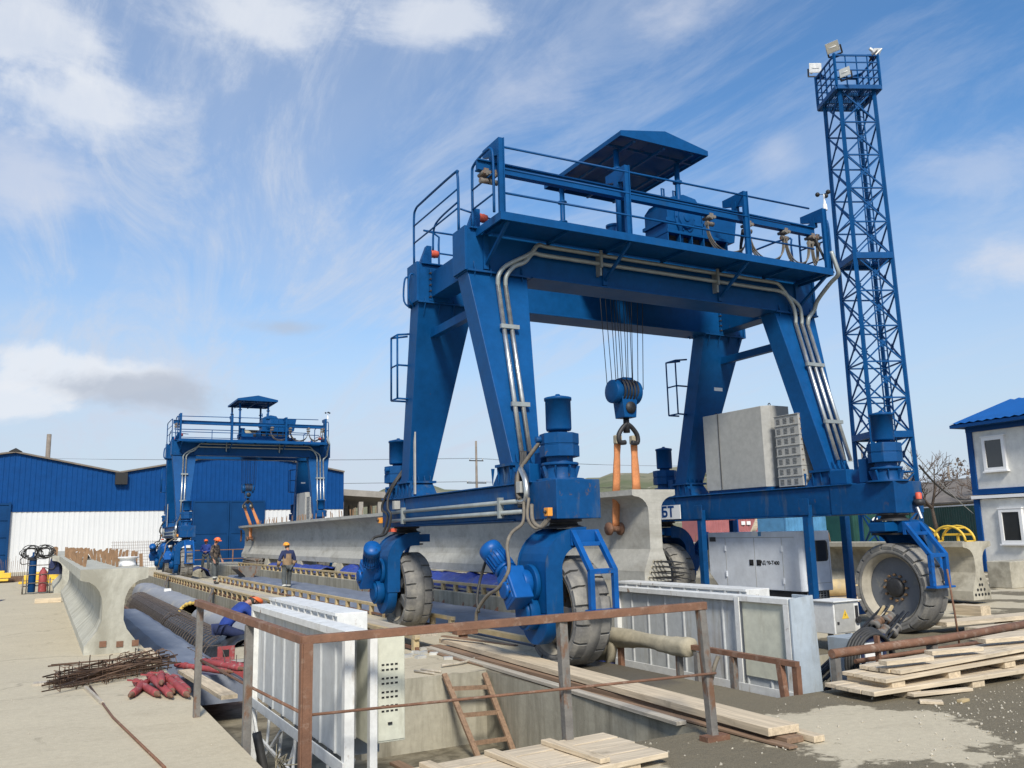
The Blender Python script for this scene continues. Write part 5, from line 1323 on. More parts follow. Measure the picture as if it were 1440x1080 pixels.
# steel skids leaning against the trench wall
for i,(y,w,lab) in enumerate(((24.2,.36,'wide dark perforated strip leaning on the trench wall, nearest of three'),(32.5,.28,'dark perforated strip leaning on the trench wall, middle of three'),(45,.3,'dark perforated strip leaning on the trench wall, farthest of three'))):
    m=MB();m.prism([(5.46,y,.24),(5.48,y,.2),(4.9,y-1.6,-.9),(4.86,y-1.6,-.87)],(.0,w*1.6,0));m.build('steel_strip','rust_grey',label=lab,cat='steel strip')
# red steel props
props=[((1.05,11.9),(1.36,12.95)),((1.38,11.75),(1.22,13.1)),((1.50,11.55),(1.38,13.0)),((1.56,11.85),(1.52,13.1)),((1.68,11.45),(1.56,12.75)),((1.73,11.75),(1.71,13.2)),((1.42,11.95),(1.52,12.9))]
def prop(p,q,z0,z1,lab):
    p=Vector((p[0],p[1],z0));q=Vector((q[0],q[1],z1));d=(q-p).normalized();L=(q-p).length
    t=thing('steel_prop',lab,'steel prop',p,'red steel props')
    MB().tube([p+d*.16,p+d*.2,q-d*.05,q],[.036,.046,.046,.038],12).build('tube','red_paint',t)
    MB().lathe(p,d,[(0,.001),(.0,.012),(.05,.018),(.09,.036),(.16,.034)],12).build('tip','rust',t)
    s=d.orthogonal().normalized();m=MB()
    m.bar(q-d*.2+Vector((0,0,.03)),q-d*.2+Vector((-.14,.02,.05)),.02,.02);m.lathe(q-d*.3,d,[(0,.05),(.03,.06),(.06,.05)],12);m.build('collar','red_paint',t)
labs=['red steel prop lying leftmost on the slab edge','second red steel prop from the left of the heap','red steel prop in the middle of the slab heap','fourth red prop across the slab heap','fifth red prop toward the railing post','red steel prop on the slab heap nearest the grey railing post','red steel prop lying on top of the others in the slab heap']
for i,((p,q),l) in enumerate(zip(props,labs)): prop(p,q,.046+(.1 if i==6 else 0),.05+(.1 if i==6 else 0)+(.08 if i in (2,4) else 0),l)
for i,(a,b,z,l) in enumerate((((2.75,14.4),(2.1,15.9),-.14,'red steel prop on the flat blue cover, uppermost of its row'),((2.9,14.3),(2.45,15.9),-.1,'red steel prop on the flat blue cover, beside the white plank'),((3.05,14.6),(2.6,16.1),-.14,'red steel prop on the flat blue cover, nearest the ribbed screen'),((3.1,14.9),(2.8,16.3),-.16,'red steel prop on the flat blue cover, partly behind a railing post'),((2.6,14.1),(2.05,15.4),-.08,'short red steel prop on the flat blue cover, lowest in view'))): prop(a,b,z,z,l)
m=MB();m.bar((2.1,14.9,-.12),(2.16,11.5,-.02),.2,.05);m.build('loose_plank','wood_y',label='pale plank from the slab edge down to the blue cover',cat='plank')
# rebar bundle with bent ties
def rebar_bundle():
    t=thing('rebar_bundle','tangle of rusty reinforcing bars and stirrups before the girder with the spool','rebar bundle',(1.05,14.0,0));r=random.Random(9)
    m=MB()
    for i in range(48):
        x0=.15+r.uniform(-.05,.3);x1=1.8+r.uniform(-.4,.15);y0=13.5+r.gauss(0,.28);y1=14.4+r.gauss(0,.28);z=.02+abs(r.gauss(0,.09));z1=.05+abs(r.gauss(.05,.09))
        m.tube([(x0,y0,z),((x0+x1)/2,(y0+y1)/2+r.uniform(-.05,.05),(z+z1)/2+r.uniform(-.01,.04)),(x1,y1,z1)],r.choice((.007,.009,.011)),5)
    m.build('straight_bars','rebar',t,recalc=False)
    m=MB()
    for i in range(44):
        f=i/43;c=Vector((.25+1.5*f+r.uniform(-.05,.05),13.45+.95*f+r.gauss(0,.15),0));a=r.uniform(-.5,.5)+.4;w=r.uniform(.08,.2);h=r.uniform(.14,.34)
        u=Vector((math.cos(a+1.2),math.sin(a+1.2),0))
        m.tube([c-u*w+Vector((0,0,h*.7)),c-u*w,c+u*w,c+u*w+Vector((0,0,h)),c-u*w*.2+Vector((0,0,h+r.uniform(-.05,.05)))],.007,4)
    for i in range(5): a=r.uniform(0,3);m.tube([(1.3+.1*i+.2*math.cos(k*.5+a),14.3+.1*math.sin(a),.1+.2*math.sin(k*.5)) for k in range(7)],.007,4)
    m.build('stirrups','rebar',t,recalc=False)
rebar_bundle()
m=MB()
q=[(2.5,15.2,.0),(2.2,15.4,.18),(2.75,15.5,.16),(2.78,15.3,.0),(2.78,15.3,-.2),(2.95,15.2,-.2),(2.95,15.2,.02)]
m.tube(q,.008,4);m.tube([(2.85,15.2,.0),(2.85,15.2,-.2),(3.15,15.1,-.2),(3.15,15.1,-.02)],.008,4);m.build('bent_bar','rebar_dark',label='bent dark wire lying across the flat blue cover',cat='bent bar')
MB().tube([(.68,13.3,.015),(.8,10.8,.015),(1.03,8.2,.015)],.013,6).build('steel_rod','rust',label='long thin rusty rod lying on the left slab',cat='rod')
MB().bar((.62,13.2,.02),(.75,11.8,.02),.035,.035).build('thin_batten','wood_grey',label='thin pale batten lying beside the rod on the left slab',cat='batten')
MB().box(-.1,.68,32.9,33.15,.0,.15).build('timber_block','wood_x',label='short timber block against the foot of the left girder',cat='timber block',bevel=.01)
MB().prism([(.0,13.9,0),(.5,13.8,0),(.52,14.0,0),(.02,14.1,0)],(0,0,.03)).build('board_scrap','wood_grey',label='grey board end under the rebar tangle',cat='board')
m=MB();m.bar((1.75,16.9,-.02),(1.72,15.1,-.0),.12,.16);m.bar((1.72,15.05,-.2),(1.72,15.05,.12),.1,.12);m.build('edge_timber','wood_y',label='timber baulk at the foot of the left girder end',cat='timber',bevel=.01)
# white drum lid and white sack on the left girder
m=MB();m.lathe((1.48,18.4,1.452),(0,0,1),[(0,.001),(0,.17),(.04,.15),(.13,.14),(.16,.21),(.175,.215),(.175,.19),(.15,.001)],22);m.build('cable_spool','pvc',label='white plastic spool standing on the left girder',cat='spool')
o=crumple('white_sack','paper','white plastic sack lying on the left girder among the starter bars',.75,1.25,27,29.5,1.46,.22,8,8,.03,14,'sack')
# ---------------------------------------------------------------- far left: gas cylinder trolley
def gas(x,y,label,s=1.,jacket=True):
    t=thing('gas_trolley',label,'gas cylinder trolley',(x,y,0))
    P=lambda a,b,c:(x+a*s,y+b*s,c*s)
    m=MB();m.lathe(P(-.12,0,.06),(0,0,1),[(0,.001),(0,.125*s),(.02,.135*s),(1.25*s,.135*s),(1.36*s,.1*s),(1.42*s,.04*s),(1.55*s,.035*s),(1.55*s,.001)],18);m.build('oxygen_cylinder','navy' if 0 else 'door_blue',t)
    m=MB();m.lathe(P(.26,0,.06),(0,0,1),[(0,.001),(0,.14*s),(.03,.15*s),(.72*s,.15*s),(.85*s,.1*s),(.88*s,.06*s),(.95*s,.06*s),(.95*s,.001)],18);m.build('propane_cylinder','red_paint',t)
    for a in (-.42,.52):
        m=MB();m.lathe(P(a-.03,0.05,.3),(1,0,0),[(0,.26*s),(0,.3*s),(.05*s,.3*s),(.05*s,.26*s)],26,True,True);
        for k in range(6): g=PI*k/6;m.bar(P(a,.05+.27*math.cos(g),.3+.27*math.sin(g)),P(a,.05-.27*math.cos(g),.3-.27*math.sin(g)),.02,.02,(1,0,0))
        m.build('wheel','rust_grey',t)
    m=MB()
    m.tube([P(-.42,.05,.3),P(.52,.05,.3)],.02,6)
    for a in (-.3,.44): m.tube([P(a,.16,.02),P(a,.18,1.0),P(a,.3,1.5)],.018,6)
    for c in (.42,.75,1.1): m.tube([P(-.3,-.17,c),P(.44,-.17,c)],.014,5);m.tube([P(-.3,.17,c),P(.44,.17,c)],.014,5)
    m.build('trolley_frame','rust_grey',t)
    m=MB();r=random.Random(4)
    for i in range(16):
        cx=r.choice((-.2,.3))+r.uniform(-.08,.08);rx=r.uniform(.2,.36);rz=r.uniform(.14,.27);ph=r.uniform(0,6);cz=1.6+r.uniform(-.06,.06)
        m.tube([P(cx+rx*math.cos(2*PI*k/14+ph),-.05+.16*math.sin(k*.9+i)*.7,cz+rz*math.sin(2*PI*k/14+ph)) for k in range(14)],.017*s,5)
    m.tube(arcpts([P(.3,-.1,1.0),P(.6,-.15,.95),P(.7,-.1,1.3),P(.5,0,1.5)],4),.017,5);m.tube(arcpts([P(-.3,-.1,1.5),P(-.55,-.15,1.35),P(-.5,-.1,1.15),P(-.2,-.1,1.2)],4),.017,5)
    m.build('hose_coil','rubber',t,recalc=False)
    if jacket:
        m=MB();m.loft([[P(.58-.06*w,-.02,1.45),P(.72,-.1,1.45),P(.78,.05,1.45),P(.6,.12,1.45)] if k==0 else [P(.5-.1*w,-.06,z),P(.75+.08*w,-.16,z),P(.85+.1*w,.05,z),P(.52,.15,z)] for k,(z,w) in enumerate(((1.45,0),(1.3,.2),(1.0,.6),(.72,1.0)))])
        m.build('hanging_jacket','navy',t)
gas(-.14,39.4,'gas trolley with blue and red cylinders and black hoses left of the girders')
gas(7.4,72-8,'small distant gas trolley beside the wheels of the far crane',1.0,False)
for i,(x,y,lab) in enumerate(((-2.1,52,'yellow pipe clamp frame on the yard left of the gas trolley'),(.15,47,'yellow frame on the yard just right of the gas trolley'))):
    m=MB();m.box(x-.8,x+.8,y,y+.5,.25,.5);m.box(x-1.0,x+.7,y-.1,y-.02,.1,.22);m.box(x-.5,x+.5,y+.05,y+.4,.501,.62);M_=m.build('yellow_frame','yellow_paint',label=lab,cat='frame',bevel=.02)
m=MB();rr=random.Random(2)
for i in range(22): m.tube([(-2.6+.09*i,53.0,.3),(-2.6+.09*i+rr.uniform(-.03,.03),53.05,1.05+rr.uniform(0,.3))],.012,4)
m.box(-2.7,-.6,52.9,53.1,.0,.3);m.build('rod_rack','rebar',label='rack of thin upright rods before the white wall on the left',cat='rod rack')
m=MB()
for i in range(34): m.tube([(4.3+.12*i,66,.2),(4.3+.12*i,66,2.0)],.012,4)
for i in range(9): m.tube([(4.2,66,.3+.2*i),(8.4,66,.3+.2*i)],.012,4)
m.build('wire_fence','rebar',label='wire mesh panel standing before the white warehouse wall',cat='mesh panel')
def pipe_rail():
    t=thing('guard_railing','thin ochre pipe railing behind the two workers','railing',(11.5,61,0))
    for i in range(6): MB().tube([(8.2+1.6*i,61,0),(8.2+1.6*i,61,1.25)],.045,6).build('post','rust',t)
    MB().tube([(8,61,1.25),(17.5,61,1.25)],.035,6).build('top_rail','rust',t);MB().tube([(8,61,.65),(17.5,61,.65)],.03,6).build('mid_rail','rust',t)
pipe_rail()
m=MB();m.prism([(7.72,40,.70),(8.74,40,.70),(8.74,40,.6),(8.42,40,.3),(8.36,40,-.35),(8.1,40,-.35),(8.04,40,.3),(7.72,40,.6)],(0,1.6,0));m.build('tee_beam','rust_grey',label='dark T shaped beam end standing in the second trench behind the workers',cat='beam')
for i,(x,y,lab) in enumerate(((9.9,56,'stack of pale boards left of the pale girder end'),(12.6,57,'stack of pale boards below the far end of the pale girder'))):
    m=MB()
    for k in range(3): m.box(x,x+3.2-.2*k,y,y+1.2,.0+.16*k,.14+.16*k)
    m.build('board_stack','wood_x',label=lab,cat='board stack')
m=MB()
for j in range(3):
    for i in range(7): m.cyl((9.95+.16*i,47,.52+.15*j),(9.95+.16*i,50,.52+.15*j),.07,.07,8)
m.build('pipe_stack','rust_grey',label='small stack of grey pipes below the far end of the pale girder',cat='pipe stack')
crumple('tarpaulin','tarp_blue','small blue heap at the wheel of the far crane beside the workers',6.9,8.0,48.5,50,.0,.5,8,8,.06,15)
m=MB();m.box(7.4,9.6,48,49.5,-.9,-.05);m.build('concrete_block','conc_old',label='concrete block in the second trench with dark holes beside the workers',cat='concrete block',bevel=.02)
m=MB()
for zz,row in ((-.3,(-.3,-.15,0,.15,.3)),(-.18,(-.2,0,.2)),(-.07,(0,))):
    for xx in row: m.cyl((7.85+xx,48.01,zz-.15),(7.85+xx,47.98,zz-.15),.06,.06,8)
M2=m.build('strand_holes','black',parent=bpy.data.objects['concrete_block.001'] if 'concrete_block.001' in bpy.data.objects else bpy.data.objects['concrete_block'])
# ---------------------------------------------------------------- foreground railings
def railing():
    t=thing('guard_railing','rusty angle iron guard railing round the near pit with a square corner','railing',(2.0,7.4,0))
    A,B,Cc,E1=Vector((1.57,10.35,1.22)),Vector((1.80,8.7,1.13)),Vector((1.995,7.42,1.055)),Vector((5.48,6.4,1.19))
    def post(x,y,zt,zb,mat,w=.07,lean=(0,0)):
        m=MB();m.bar((x+lean[0],y+lean[1],zb),(x,y,zt),w,w,(1,0,0));return m.build('post',mat,t,bevel=.005)
    post(1.60,10.35,1.18,-.05,'rust_grey');post(1.80,8.7,1.09,-.25,'rust_grey',.075)
    m=MB();m.box(1.97,2.03,7.36,7.425,-.5,1.03);m.box(2.031,2.05,7.36,7.44,-.5,1.03);m.box(1.955,1.969,7.37,7.44,-.5,1.03);m.build('corner_post','rust',t)
    D=Cc.lerp(E1,.62)
    post(D.x,D.y+.03,D.z-.03,-.02,'rust_grey',.08,(.03,0));post(5.43,6.42,1.15,.0,'rust_grey',.075,(.06,.0))
    m=MB();m.bar(A,B,.075,.07);m.bar(B,Cc,.075,.07);m.build('top_rail','rust',t,bevel=.006)
    m=MB();m.bar(Cc+Vector((-.02,.01,0)),E1,.07,.07);m.build('top_rail','rust',t,bevel=.006)
    m=MB();m.tube([A+Vector((.05,0,-.62)),B+Vector((.04,0,-.62)),Cc+Vector((0,-.05,-.59))],.014,6);m.tube([Cc+Vector((.03,-.03,-.6)),D+Vector((0,-.05,-.60)),E1+Vector((.02,-.06,-.6))],.013,6);m.build('mid_rail','rust',t)
    m=MB();m.cbox((5.49,6.4,.02),(.13,.06,.025));m.build('foot_plate','rust',t)
railing()
def lowrail():
    t=thing('guard_railing','low rusty railing on splayed legs in front of the right ribbed screen','railing',(7.55,8.8,0))
    MB().bar((7.5,11.2,.40),(7.72,7.5,.33),.08,.06).build('top_rail','rust',t)
    for y,x,dx in ((10.7,7.52,0),(9.45,7.58,0),(9.1,7.6,.0),(8.5,7.66,0),(7.75,7.7,-.06),(7.52,7.72,0)): MB().bar((x+dx,y-(.12 if dx else 0),-.22),(x,y,.31),.075,.07,(1,0,0)).build('leg','rust' if y in (10.7,7.52,7.75) else 'rust_grey',t)
lowrail()
def canvas():
    rr=random.Random(8);R=[]
    for k in range(22):
        y=9.2+2.0*k/21;x=7.585-.05*(y-9.2);c=(x,.36);n=14;w=.115+.012*math.sin(k*.5)+rr.uniform(-.006,.006);ring=[]
        for i in range(n): a=2*PI*i/n;ring.append((c[0]+w*math.cos(a)*(1+.1*math.sin(3*a+k*.35)),y,c[1]+w*1.05*math.sin(a)*(1+.12*math.sin(2*a+k*.3))-.01*math.sin(k*.45)))
        R.append(ring)
    m=MB().loft(R,smooth=True)
    D=[]
    for k in range(9):
        y=10.75+.06*k;D.append([(7.46-.02*math.sin(k*1.5),y,.42),(7.40-.03*math.sin(k*1.9),y+.03*math.sin(k),.2),(7.39-.05*math.sin(k*1.2+1),y+.06,.0),(7.47,y+.04,.0),(7.52,y,.3)])
    m.loft(D,smooth=True)
    m.build('canvas_roll','canvas',label='khaki canvas draped over the far end of the low rusty railing',cat='canvas sheet')
canvas()
def rightrail():
    t=thing('guard_railing','rusty pipe rail slung behind the stacked timber panels','railing',(10.5,7.65,0))
    MB().tube([(8.42,7.62,.375),(10.5,7.63,.385),(13.6,7.7,.47)],.055,10).build('top_rail','rust',t)
    MB().box(8.43,8.52,7.58,7.66,-.4,.32).build('post','rust_grey',t);MB().box(10.28,10.38,7.62,7.72,.0,.33).build('post','rust_grey',t);MB().box(9.25,9.29,7.62,7.68,.0,.52).build('post','rust',t)
    MB().tube([(9.2,7.95,.18),(12.5,8.05,.2)],.03,8).build('lower_rail','rust',t)
rightrail()
# ---------------------------------------------------------------- ribbed sheet screens
def screen(x,y0,y1,zb,zt,label,back,endw=None,legs=None,ribs=9,endplate=False):
    t=thing('ribbed_screen',label,'steel screen',(x,(y0+y1)/2,zb))
    m=MB();n=ribs;vs=[]
    for i in range(n):
        a=y0+(y1-y0)*i/n;p=(y1-y0)/n
        for f,o in ((0,.0),(.04,-.016),(.09,-.016),(.13,.0)): vs+=[(x+.05+o,a+p*f,zb+.06),(x+.05+o,a+p*f,zt-.06)]
    vs+=[(x+.05,y1,zb+.06),(x+.05,y1,zt-.06)]
    m.add(vs,[(2*i,2*i+2,2*i+3,2*i+1) for i in range(len(vs)//2-1)]);m.build('ribbed_sheet','ribgrey',t,recalc=False)
    f=MB();f.box(x-.03,x+.06,y0,y1,zt-.07,zt);f.box(x+.061,x+.18,y0,y1,zt-.012,zt);f.box(x-.03,x+.06,y0,y0+.09,legs if legs else zb,zt-.071);f.box(x-.03,x+.06,y1-.09,y1,legs if legs else zb,zt-.071);f.box(x-.045,x-.031,y0,y1,zb-.02,zb+.09)
    f.build('frame','white',t,bevel=.004)
    b=MB();(bx0,bx1,by0,by1,bz1)=back;n2=16;vs=[]
    b.box(bx0+.02,bx1,by0,by1,zb+.1,bz1-.001)
    B=b.build('rear_casing','white',t,bevel=.006)
    l=MB();
    for i in range(11): yy=by0+.1+(by1-by0-.2)*i/10;l.box(bx0+.005,bx0+.0195,yy,yy+.04,zb+.3,bz1-.03)
    l.box(bx0-.0,bx0+.0195,by0,by1,bz1-.029,bz1+.004);l.build('casing_rib','white',B)
    return t
s=screen(2.45,7.66,11.6,-.12,1.075,'white framed ribbed steel screen in the pit beside the beige vent cabinet',(2.66,3.0,8.75,11.7,1.14),legs=-.95,ribs=8)
m=MB();m.bar((2.45,11.5,-.2),(2.45,10.7,-.93),.03,.03);m.bar((2.47,11.4,-.93),(2.47,10.1,-.2),.03,.03);m.bar((2.45,11.4,-.45),(2.47,7.8,-.62),.03,.03);m.build('brace','white',s)
m=MB();m.box(2.57,2.59,8.15,8.19,-.95,1.07);m.build('steel_post','rust',s)
for k in range(5):
    y=11.1-.62*k;MB().tube(arcpts([(2.57,y,-.1),(2.55,y-.02,-.4),(2.47,y-.25,-.72),(2.43,y-.7,-.82),(2.51,y-1.1,-.6),(2.63,y-1.2,-.1)],5),.019,7).build('cable_loop','ribgrey',s)
MB().tube(arcpts([(2.0,9.2,-.0),(2.1,9.1,-.45),(2.3,9.2,-.68),(2.5,8.9,-.75),(2.6,8.6,-.72)],5),.045,8).build('black_hose','rubber',label='thick black hose curling at the foot of the left ribbed screen',cat='hose')
m=MB();r=random.Random(31)
for i in range(80):
    c=Vector((2.25+r.uniform(-.05,.05),8.75+r.uniform(-.1,.1),-.4));q=[c]
    d=Vector((r.gauss(0,.14),r.gauss(0,.22),-.3+r.gauss(0,.12)))
    for k in range(4): q.append(q[-1]+d*.36+Vector((r.gauss(0,.02),r.gauss(0,.03),-.02*k)))
    m.tube(q,.006,3,False)
for i in range(40):
    c=Vector((2.2,9.0+r.uniform(-.1,.25),-.28));m.tube([c,c+Vector((r.gauss(.04,.05),r.gauss(-.15,.1),r.uniform(-.16,.14)))],.006,3,False)
m.build('rope_bundle','canvas',label='frayed straw coloured rope bundle hanging by the left ribbed screen',cat='rope',recalc=False)
def switchcab():
    t=thing('switch_cabinet','beige electrical cabinet with four rows of vent slots beside the left screen','switch cabinet',(2.95,7.9,.05))
    b=MB().box(2.68,3.03,7.78,8.35,.06,.985).build('housing','beige',t,bevel=.008)
    MB().box(2.735,3.02,7.772,7.7795,.08,.975).build('door','beige',b)
    m=MB()
    for k in range(8):
        for j in range(4):
            z=.73-.045*k-.03*(k//2);x=2.8+.043*j;m.box(x,x+.026,7.768,7.7715,z,z+.016)
    m.build('vent_slots','black',b);MB().box(2.86,2.9,7.76,7.7715,.215,.235).build('latch','dark',b)
    pass
    m=MB();m.box(2.655,2.68,8.13,8.16,.05,.95);m.build('hinge_strip','white',b)
    MB().box(2.66,2.73,7.68,7.76,-.95,1.0).build('front_post','white',t,bevel=.004)
    m=MB();m.box(2.74,2.99,8.36,8.7,-.15,.95);m.build('side_panel','ribgrey',t)
switchcab()
MB().box(3.72,3.79,11.12,11.9,-.35,.0).build('stained_board','rust',label='rust stained plate on the concrete face beside the beige cabinet',cat='steel plate')
s=screen(8.08,7.9,11.6,-.16,1.02,'white framed ribbed steel screen behind the low rail draped with canvas',(8.32,8.75,8.9,12.0,1.075),legs=-.95,ribs=9)
m=MB();m.prism([(8.05,7.86,-.25),(8.50,7.86,-.25),(8.44,7.86,1.05),(8.05,7.86,1.02)],(0,.025,0));m.prism([(8.47,7.886,-.2),(8.5,7.886,-.2),(8.44,7.886,1.045),(8.42,7.886,1.04)],(0,.3,0));m.build('end_sheet','galv_sheet',s)
m=MB();m.box(8.1,8.115,7.95,8.75,.02,.95);m.build('flat_panel','beige',s);m=MB();m.box(8.04,8.055,8.75,8.83,-.3,1.0);m.build('middle_post','white',s)
MB().tube(arcpts([(8.05,9.4,.5),(7.98,9.45,.35),(7.96,9.45,.1),(7.98,9.46,-.3)],5),.016,7).build('purple_hose','purple',label='thin purple hose hanging against the right ribbed screen',cat='hose')
MB().tube(arcpts([(8.03,9.2,.2),(7.92,9.15,.1),(7.88,9.2,-.1),(7.95,9.4,-.3),(8.0,9.7,-.25)],5),.03,7).build('grey_hose','cable_tan',label='grey hose loop hanging against the right ribbed screen',cat='hose')
# ---------------------------------------------------------------- switch box, welder, cable
def swbox():
    t=thing('switch_box','white switch box with yellow warning triangle and side lever','switch box',(10.95,9.75,.0))
    b=MB().box(10.68,11.24,9.56,9.98,.26,.73).build('housing','white',t,bevel=.008)
    MB().box(10.65,11.27,9.52,10.02,.7305,.75).build('lid','white',t,bevel=.004)
    MB().box(10.71,11.12,9.55,9.5595,.28,.70).build('door','cabinet',b)
    w=MB().add([(10.84,9.546,.48),(10.99,9.546,.48),(10.915,9.546,.62)],[(0,1,2)]).build('warning_triangle','yellow_paint',b)
    m=MB();m.prism([(10.895,9.544,.505),(10.927,9.544,.54),(10.912,9.544,.54),(10.925,9.544,.58),(10.90,9.544,.535),(10.913,9.544,.535)],(0,-.001,0));m.build('bolt_symbol','black',w)
    m=MB();m.box(11.15,11.2,9.54,9.559,.44,.66);m.cyl((11.175,9.54,.45),(11.175,9.51,.45),.05,.05,12);m.build('lever','dark',b)
    MB().box(10.73,10.77,9.54,9.5495,.4,.44).build('lock','dark',b)
    for x in (10.74,11.12): MB().box(x,x+.06,9.7,9.76,-.0,.26).build('leg','rust_grey',t)
swbox()
def welder():
    t=thing('welding_machine','grey blue welding machine with a paper marked 6800 under the switch box','welding machine',(9.68,8.3,-.95))
    b=MB().box(9.440,9.920,8.08,8.6,-.95,.42).build('housing','galv_sheet',t,bevel=.01)
    m=MB();m.box(9.460,9.510,8.06,8.079,-.3,.46);m.box(9.880,9.930,8.06,8.079,-.3,.46);m.box(9.511,9.879,8.06,8.079,.38,.46);m.build('front_frame','navy',b)
    p=MB().box(9.530,9.820,8.065,8.079,-.1,.36).build('paper_sheet','paper',b)
    text_obj('6800',.12,'dark',p,'lettering',(9.675,8.063,.29),R_MY@Matrix.Rotation(.06,3,'Z'),ext=.0006)
    m=MB()
    for k in range(5): m.tube([(9.680+(.36+.02*k)*math.cos(PI*i/12),8.02+.03*k,.1+(.36+.015*k)*math.sin(PI*i/12)*1.05) for i in range(-3,16)],.022,7)
    m.build('cable_coil','rubber',label='black cable coil hanging over the welding machine',cat='cable coil')
    m=MB()
    for k in range(3): m.tube(arcpts([(10.060+.04*k,8.0,.2),(10.120+.04*k,7.95,.0),(10.060+.05*k,7.9,-.2),(10.210,7.9,-.4)],4),.022,7)
    m.build('cable_tail','rubber',t)
welder()
# prestressing strands with anchor heads
def strands():
    t=thing('strand_bundle','bundle of dark prestressing strands with anchor heads leaning by the right rail','strand bundle',(10.5,8.9,-.5))
    a=Vector((9.75,8.78,-.25));b=Vector((11.35,9.05,.50));d=(b-a).normalized();s=d.cross(Vector((0,0,1))).normalized();u=s.cross(d);r=random.Random(6)
    m=MB()
    for i in range(34):
        o=s*r.gauss(0,.13)+u*r.gauss(0,.07);m.tube([a+o*1.3-d*r.uniform(0,.3),a.lerp(b,.5)+o,b+o*.9+d*r.uniform(-.1,.25)],.017,5)
    m.build('strands','dark',t,recalc=False)
    for k,(f,o,v) in enumerate(((.62,-.12,.02),(.7,.1,.05),(.78,-.05,.1),(.8,.16,-.02),(.9,.02,.06))):
        c=a.lerp(b,f)+s*o+u*v;h=MB();h.lathe(c-d*.05,d,[(0,.03),(0,.085),(.05,.085),(.06,.065),(.15,.065),(.15,.085),(.18,.085),(.18,.03)],16);h.build('anchor_head','rust_grey',t)
    h=MB();h.bar(b-d*.15+u*.1,b+d*.1+u*.14,.035,.035);h.bar(b-d*.2-s*.1+u*.12,b+d*.05-s*.1+u*.16,.03,.03);h.build('jack_handle','yellow',t)
strands()
MB().tube([(12.4,8.8,1.18),(12.47,8.8,.48),(12.5,8.8,.0)],.016,6).build('upright_rod','rust',label='thin rusty rod standing upright by the strand bundle',cat='rod')
m=MB();m.cbox((17.0,11.6,.10),(.16,.3,.1));m.build('softwood_block','wood_y',label='small pale timber block under the near end of the stained girder',cat='timber block')
# ---------------------------------------------------------------- timber
def board(p,q,w,h,name,mat,label,cat='plank',group=None,bev=.004):
    return MB().bar(p,q,w,h).build(name,mat,label=label,cat=cat,group=group,bevel=bev)
board((6.3,14.1,.105),(5.95,6.0,.1),.36,.07,'long_plank','wood_y','thick pale plank on top of the stack bridging the pit edge')
board((6.0,14.0,.03),(5.98,5.9,.03),.2,.05,'long_plank','wood_dark','dark edged plank under the thick pale one, dirt on its side')
board((5.83,13.9,.03),(5.60,7.0,.03),.12,.04,'long_plank','wood_grey','weathered outer plank projecting over the pit edge')
board((5.72,13.6,.015),(5.80,5.75,.02),.1,.022,'thin_lath','wood_dark','thin orange brown lath lowest in the stack by the pit')
board((6.18,6.6,.04),(6.17,5.8,.035),.13,.055,'plank_stub','wood_y','short plank stub sticking out from under the thick pale plank')
board((6.1,13.9,.2),(6.6,12.2,.17),.09,.02,'thin_lath','wood_dark','short brown lath lying across the far end of the plank stack')
def panel(name,label,x0,x1,y0,y1,z,n,cleats=(),tilt=0,mat='wood_x',ax='x',rot=0,under=()):
    t=thing(name,label,'timber panel',((x0+x1)/2,(y0+y1)/2,z));c=Vector(((x0+x1)/2,(y0+y1)/2,z));R=Matrix.Rotation(rot,3,'Z')@Matrix.Rotation(tilt,3,'Y')
    tf=lambda p:tuple(c+R@(p-c));r=random.Random(int(x0*31+z*100))
    for i in range(n):
        a=y0+(y1-y0)*i/n;b=y0+(y1-y0)*(i+1)/n-.012;e=r.uniform(-.05,.05)
        MB(tf).box(x0+e,x1+r.uniform(-.04,.04),a,b,z,z+.045+r.uniform(-.004,.004)).build('board',mat,t,bevel=.004)
    for x in cleats: MB(tf).box(x,x+.1,y0+.03,y1-.03,z+.05,z+.088).build('cleat','wood_y',t,bevel=.004)
    for x in under: MB(tf).box(x,x+.22,y0+.02,y1-.04,z-.075,z-.002).build('bearer','wood_y',t)
    return t
panel('boardwalk','pale cleated boardwalk panel across the near edge of the pit at the bottom',2.35,4.62,5.9,6.78,.05,4,(2.75,3.35,3.92),0,rot=.08,under=(4.1,))
panel('timber_pallet','bottom timber panel of the stack by the rusty pipe rail',8.0,11.6,6.62,7.35,.075,4,(),.0,rot=-.02,under=(8.5,9.6,10.6))
panel('timber_pallet','middle timber panel of the stack by the rusty pipe rail',8.22,11.4,6.72,7.38,.2,4,(),-.01,rot=.02,under=(8.3,9.3,10.4))
panel('timber_pallet','top timber panel with cleats on the stack by the rusty pipe rail',8.45,11.5,6.75,7.3,.27,4,(),-.02,rot=.01)
board((8.42,6.9,.355),(9.1,6.8,.36),.13,.05,'short_board','wood_x','short board lying on the left end of the panel stack','board')
board((9.35,7.0,.375),(10.1,6.85,.38),.13,.05,'short_board','wood_x','short board lying on the middle of the panel stack','board')
board((10.6,7.15,.40),(11.5,6.9,.42),.15,.055,'short_board','wood_x','short board lying on the right end of the panel stack','board')
board((8.35,6.42,.02),(8.5,6.25,.02),.13,.03,'wood_offcut','wood_x','small square offcut lying before the panel stack','offcut')
board((8.45,6.6,.05),(9.4,6.55,.02),.09,.035,'wood_offcut','wood_x','thin board end sliding out from under the panel stack','offcut')
board((8.7,6.2,.015),(8.86,6.22,.015),.06,.03,'wood_offcut','yellow','tiny orange chip of wood before the panel stack','offcut')
